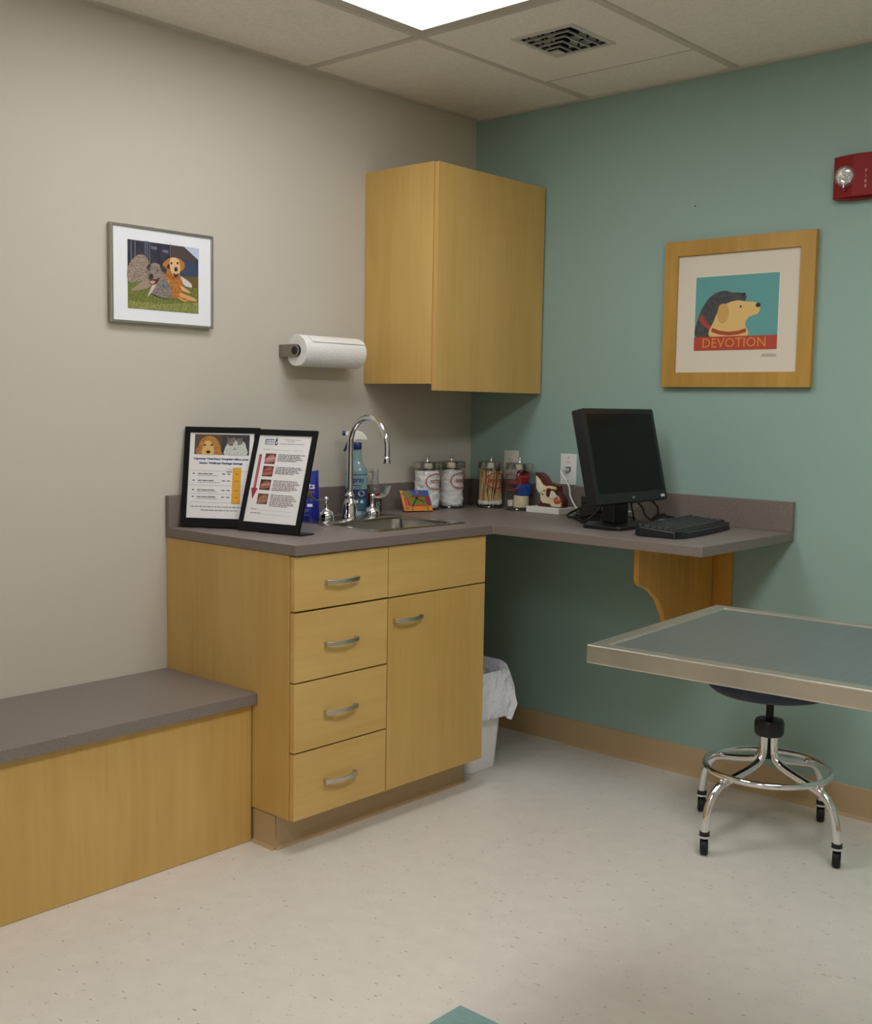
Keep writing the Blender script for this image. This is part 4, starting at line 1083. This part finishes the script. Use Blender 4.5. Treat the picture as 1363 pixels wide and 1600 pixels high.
m = MB(); m.box(-.045, .005, -.045, .045, .012, .16, MBL); m.build('stand_column', mo, bevel=.006)
m = MB(); m.rbox(-.070, .085, -.130, .130, .0008, .013, .02, MBL); m.build('stand_base', mo, bevel=.003)

# ------------------------------------------------------------------ keyboard
kb = thing('keyboard', 'black curved computer keyboard with raised keys in front of the monitor', 'keyboard', (1.155, -.285, CT), rz=math.radians(97))
# local x along length (+x toward the wall), +y toward -X of the room
KB = mat('keyboard_black', '101112', .35); KEY = mat('key_black', '2c2e30', .45)
m = MB(); n = 20; L = .225; pts_f = []; pts_b = []
for i in range(n+1):
    t_ = i/n; x = -L+2*L*t_; a = (t_-.5)*2; pts_f.append((x, -.082-.014*(1-a*a)+.018*max(0, abs(a)-.85)/.15)); pts_b.append((x, .078+.004*(1-a*a)-.02*max(0, abs(a)-.9)/.1))
for z0_, z1_, ins in ((.001, .012, 0),):
    ring = pts_f+pts_b[::-1]; N = len(ring)
    zt = lambda y: .018+.014*(y+.09)/.17
    vs = [(x, y, .001) for x, y in ring]+[(x*.985, y*.96, zt(y)) for x, y in ring]
    m.add(vs, [tuple(range(N))[::-1], tuple(range(N, 2*N))]+[(i, (i+1) % N, N+(i+1) % N, N+i) for i in range(N)], KB)
m.build('case', kb, bevel=.002)
m = MB(); SL = .014/.17
def key(m, xc, yc, wx, wy):
    z = .0175+.014*(yc+.09)/.17; zt_ = z+.0075
    a, b_ = wx/2, wy/2
    vs = [(xc-a, yc-b_, z-SL*b_), (xc+a, yc-b_, z-SL*b_), (xc+a, yc+b_, z+SL*b_), (xc-a, yc+b_, z+SL*b_),
          (xc-a*.78, yc-b_*.72, zt_-SL*b_), (xc+a*.78, yc-b_*.72, zt_-SL*b_), (xc+a*.78, yc+b_*.78, zt_+SL*b_), (xc-a*.78, yc+b_*.78, zt_+SL*b_)]
    m.add(vs, [(3, 2, 1, 0), (4, 5, 6, 7), (0, 1, 5, 4), (1, 2, 6, 5), (2, 3, 7, 6), (3, 0, 4, 7)], KEY)
KROWS = []
for row in range(6):
    y = .060-.0205*row-(.003 if row else 0)
    x = -.205
    while x < .200:
        wx = .0185
        if row == 5 and -.135 < x < -.05: wx = .095
        curve_ = -.006*(1-(x/.2)**2)
        if abs(x+wx/2-.083) > .004 and abs(x+wx/2-.142) > .004: KROWS.append((x+wx/2, y+curve_, wx-.0015, .018 if row else .014))
        x += wx+.0008
for kx, ky, a, b_ in KROWS:
    q = MB(); key(q, kx, ky, a, b_); q.build('key', kb)
m = MB(); m.prism([(-.215, -.074), (.215, -.074), (.212, -.058), (-.212, -.058)],   .0185, .0212, KB, 'z', T=Matrix.Rotation(0, 4, 'X')); m.build('wrist_ridge', kb, bevel=.001)

# mouse behind the keyboard
ms = thing('computer_mouse', 'black computer mouse lying between keyboard and back wall', 'mouse', (.955, -.065, CT), rz=.9)
m = MB(); vs = []; fs = []; NU, NV = 18, 8
for j in range(NV+1):
    a = PI/2*j/NV
    for k in range(NU):
        t_ = 2*PI*k/NU; vs.append((.055*math.cos(t_)*math.cos(a)**.8, .031*math.sin(t_)*math.cos(a)**.8*(1+.1*math.cos(t_)), .001+.027*math.sin(a)*(1-.15*math.cos(t_))))
for j in range(NV):
    for k in range(NU): fs.append((j*NU+k, j*NU+(k+1) % NU, (j+1)*NU+(k+1) % NU, (j+1)*NU+k))
fs.append(tuple(range(NU))[::-1]); m.add(vs, fs, BLACK, True); m.build('shell', ms)
m = MB(); m.tube([(-.036, 0, .0285), (-.022, 0, .031)], .004, RUBBER, 10); m.build('scroll_wheel', ms)

# black cables bundled behind the monitor
def cable(name, pts, rad, label, mt=RUBBER):
    tag(MB().tube(smooth_path(pts, 7), rad, mt, 8).build(name), label, 'cable', 'black cables behind the monitor')
z = CT
cable('power_cable', [(.86, -.30, z+.18), (.83, -.26, z+.08), (.80, -.32, z+.01), (.74, -.28, z+.006), (.66, -.20, z+.006), (.64, -.14, z+.006), (.70, -.10, z+.007), (.76, -.16, z+.009), (.74, -.24, z+.02), (.70, -.22, z+.03), (.72, -.15, z+.03), (.80, -.14, z+.02)], .0042, 'thick black cable coiled left of the monitor stand')
cable('video_cable', [(.88, -.24, z+.17), (.85, -.20, z+.09), (.80, -.22, z+.03), (.73, -.30, z+.015), (.68, -.26, z+.02), (.70, -.18, z+.045), (.78, -.18, z+.055), (.82, -.26, z+.04), (.78, -.34, z+.02), (.82, -.36, z+.008)], .0045, 'black video cable looping behind the monitor stand')
cable('keyboard_cable', [(.90, -.19, z+.085), (.915, -.16, z+.06), (.93, -.15, z+.025), (.95, -.12, z+.006), (.99, -.11, z+.005), (1.03, -.10, z+.006), (1.06, -.12, z+.012)], .0028, 'thin black cable running from monitor to keyboard')
cable('mouse_cable', [(.88, -.17, z+.10), (.90, -.13, z+.095), (.94, -.10, z+.06), (.925, -.07, z+.02), (.90, -.05, z+.006), (.92, -.04, z+.005), (.935, -.045, z+.008)], .0028, 'thin black cable hanging right of the monitor stand')
cable('usb_cable', [(.90, -.21, z+.095), (.88, -.16, z+.04), (.87, -.13, z+.006), (.84, -.08, z+.005), (.80, -.05, z+.005), (.77, -.06, z+.006)], .003, 'black cable lying on the counter toward the backsplash')
ad = thing('power_adapter', 'small black power adapter lying among the cables behind the monitor', 'adapter', (.745, -.215, CT), rz=.5)
m = MB(); m.box(-.035, .035, -.02, .02, .062, .088, BLACK); m.build('casing', ad, bevel=.003)
m = MB(); m.box(-.01, .012, -.0203, -.020, .070, .080, WHITE); m.box(-.034, .034, -.019, .019, .0005, .062, BLACK); m.build('label_plate', ad)

# ------------------------------------------------------------------ waste bin with liner
BN0 = (.372, -.488)
wb = thing('waste_bin', 'white plastic waste bin under the counter beside the base cabinet', 'waste bin', (*BN0, 0))
m = MB(); BINW = mat('bin_white', 'efeef0', .4)
def rl(hx, hy, r_, z, seg=5): return [(p[0], p[1], z) for p in rrect(-hx, hx, -hy, hy, r_, seg)]
loops = [rl(.125, .080, .03, .001), rl(.128, .084, .033, .008), rl(.150, .104, .04, .325), rl(.154, .108, .042, .33), rl(.154, .108, .042, .34), rl(.148, .102, .038, .34), rl(.124, .080, .03, .012)]
n = len(loops[0]); m.add([p for L_ in loops for p in L_], [(i*n+k, i*n+(k+1) % n, (i+1)*n+(k+1) % n, (i+1)*n+k) for i in range(len(loops)-1) for k in range(n)]+[tuple(range(n))[::-1], tuple(range((len(loops)-1)*n, len(loops)*n))], BINW, True)
o = m.build('bin_body', wb); mm = o.modifiers.new('e', 'EDGE_SPLIT'); mm.split_angle = .6
LINER = mat('liner_film', 'e8eaf0', .32, spec=.6, bump=((38, 38, 38), .8, .02))
ln = MB(); rr = random.Random(11); NA = 96; ph = [rr.uniform(0, 6) for _ in range(10)]
def path(t_):   # cross-section from inside, over the rim, down outside: (inset, z)
    pass
secs = [(-.030, .20, .4), (-.014, .30, .5), (-.006, .352, .6), (.004, .362, .8), (.014, .352, 1), (.020, .32, 1.2), (.028, .28, 1.4), (.032, .235, 1.6), (.020, .19, 1.6)]
vs = []; fs = []
for si, (off, z, am) in enumerate(secs):
    base = rrect(-.148-off, .148+off, -.102-off, .102+off, .05, 23)
    for k, (x, y) in enumerate(base[:NA]):
        a = 2*PI*k/len(base)
        q = .0035*am*(math.sin(7*a+ph[0]+si*.5)+.7*math.sin(13*a+ph[1]-si*.7)+.5*math.sin(23*a+ph[2]+si*.3))
        zz = z+(.010*math.sin(3*a+ph[3])+.008*math.sin(7*a+ph[4]) if si == len(secs)-1 else 0)+(.008*math.sin(4*a+ph[5]) if 1 < si < 6 else 0)
        # back corner stands up
        if 1 < si < 7: zz += .03*max(0, math.cos(a-1.9))**3
        f_ = 1+q/.13 if si > 3 else 1
        vs.append((x*f_, y*f_, zz))
n = NA
for i in range(len(secs)-1):
    for k in range(n): fs.append((i*n+k, i*n+(k+1) % n, (i+1)*n+(k+1) % n, (i+1)*n+k))
ln.add(vs, fs, LINER, True)
o = ln.build('bin_liner', None, solid=.0006); o.location = (*BN0, 0)
tag(o, 'translucent white plastic liner folded over the rim of the waste bin', 'bin liner')

# ------------------------------------------------------------------ examination table
TC, TA = 1.824, -1.835
et = thing('examination_table', 'stainless steel examination table with raised rim in the foreground', 'examination table', (1.857, -1.858, 0), rz=math.radians(4.3))
# local: x along the length, y across, origin at near-left corner on the floor
TL, TWd, TZ, TH_ = 1.20, .565, .8685, .034
m = MB(); rim = .028
def trough(m):
    o4 = [(0, 0), (TL, 0), (TL, TWd), (0, TWd)]; i4 = [(rim, rim), (TL-rim, rim), (TL-rim, TWd-rim), (rim, TWd-rim)]
    j4 = [(rim+.006, rim+.006), (TL-rim-.006, rim+.006), (TL-rim-.006, TWd-rim-.006), (rim+.006, TWd-rim-.006)]
    v = [(x, y, TZ-TH_) for x, y in o4]+[(x, y, TZ) for x, y in o4]+[(x, y, TZ) for x, y in i4]+[(x, y, TZ-.003) for x, y in j4]
    f = [(3, 2, 1, 0)]
    for a in (0, 4, 8):
        f += [(a+i, a+(i+1) % 4, a+4+(i+1) % 4, a+4+i) for i in range(4)]
    m.add(v, f, STEEL)
trough(m); m.build('rim', et, bevel=.003, seg=3)
m = MB(); m.box(rim+.0055, TL-rim-.0055, rim+.0055, TWd-rim-.0055, TZ-.0060, TZ-.0028, STEELT); m.build('table_surface', et)
m = MB(); m.box(.70, .86, .20, .36, .05, TZ-TH_, STEEL); m.build('pedestal', et, bevel=.006)
m = MB(); m.box(.52, 1.04, .06, .50, .001, .05, STEEL); m.build('base_plate', et, bevel=.008)
m = MB(); m.box(.45, 1.1, .16, .40, TZ-TH_-.03, TZ-TH_, STEEL); m.build('cross_frame', et, bevel=.004)

# ------------------------------------------------------------------ stool
st = thing('stool', 'rolling stool with round dark blue seat and chrome legs behind the examination table', 'stool', (1.520, -.375, 0))
SEAT = mat('navy_vinyl', '0e192e', .4)
m = MB(); m.lathe([(0, .454), (.12, .450), (.168, .456), (.184, .468), (.188, .488), (.182, .503), (.16, .514), (0, .517)], SEAT, 48); m.build('seat', st)
m = MB(); m.lathe([(.05, .446), (.06, .450), (.06, .4565)], BLACK, 24); m.cyl((0, 0, .25), (0, 0, .452), .0115, mat('dark_screw_steel', '2a2624', .35, .8), 16); m.build('screw_post', st)
m = MB(); m.lathe([(0, .322), (.038, .322), (.043, .328), (.044, .362), (.040, .370), (.018, .373), (0, .373)], BLACK, 28); m.build('hub', st)
A0 = math.radians(-105.0)
ZR = .222
for q in range(4):
    a = A0+q*PI/2; c_, s_ = math.cos(a), math.sin(a)
    prof = [(.021, .335), (.021, .29), (.025, .264), (.042, .242), (.080, .228), (.13, .216), (.180, .205), (.208, .194), (.232, .172), (.248, .14), (.256, .105), (.260, .070)]
    pts = smooth_path([(r_*c_, r_*s_, z) for r_, z in prof], 5)
    m = MB(); m.tube(pts, .0125, CHROME, 14); lg = m.build('leg', st)
    m = MB(); T = Matrix.Translation((.260*c_, .260*s_, 0)) @ Matrix.Rotation(2.0+(.12, -.1, .05, .2)[q], 4, 'Z')
    cs = m
    m.cyl((0, 0, .072), (0, 0, .060), .0150, BLACK, 14, T=T); m.cyl((0, 0, .060), (0, 0, .054), .0165, CHROME, 14, T=T)
    m.box(-.006, .020, -.0155, -.0135, .022, .055, CHROME, T=T); m.box(-.006, .020, .0135, .0155, .022, .055, CHROME, T=T)
    cst = m.build('caster', lg)
    m = MB(); m.lathe([(.006, -.011), (.022, -.011), (.0248, -.008), (.0248, .008), (.022, .011), (.006, .011)], RUBBER, 24, T @ Matrix.Translation((.008, 0, .0252)) @ Matrix.Rotation(PI/2, 4, 'X'))
    m.build('wheel', lg)
m = MB(); N = 64; m.tube([(  .184*math.cos(2*PI*i/N), .184*math.sin(2*PI*i/N), ZR) for i in range(N)], .0095, CHROME, 12, closed=True); m.build('foot_ring', st)
m = MB()
for q in range(4):
    a = A0+q*PI/2; m.ball((.199*math.cos(a), .199*math.sin(a), ZR-.010), .006, CHROME, 10)
m.build('ring_bolts', st)
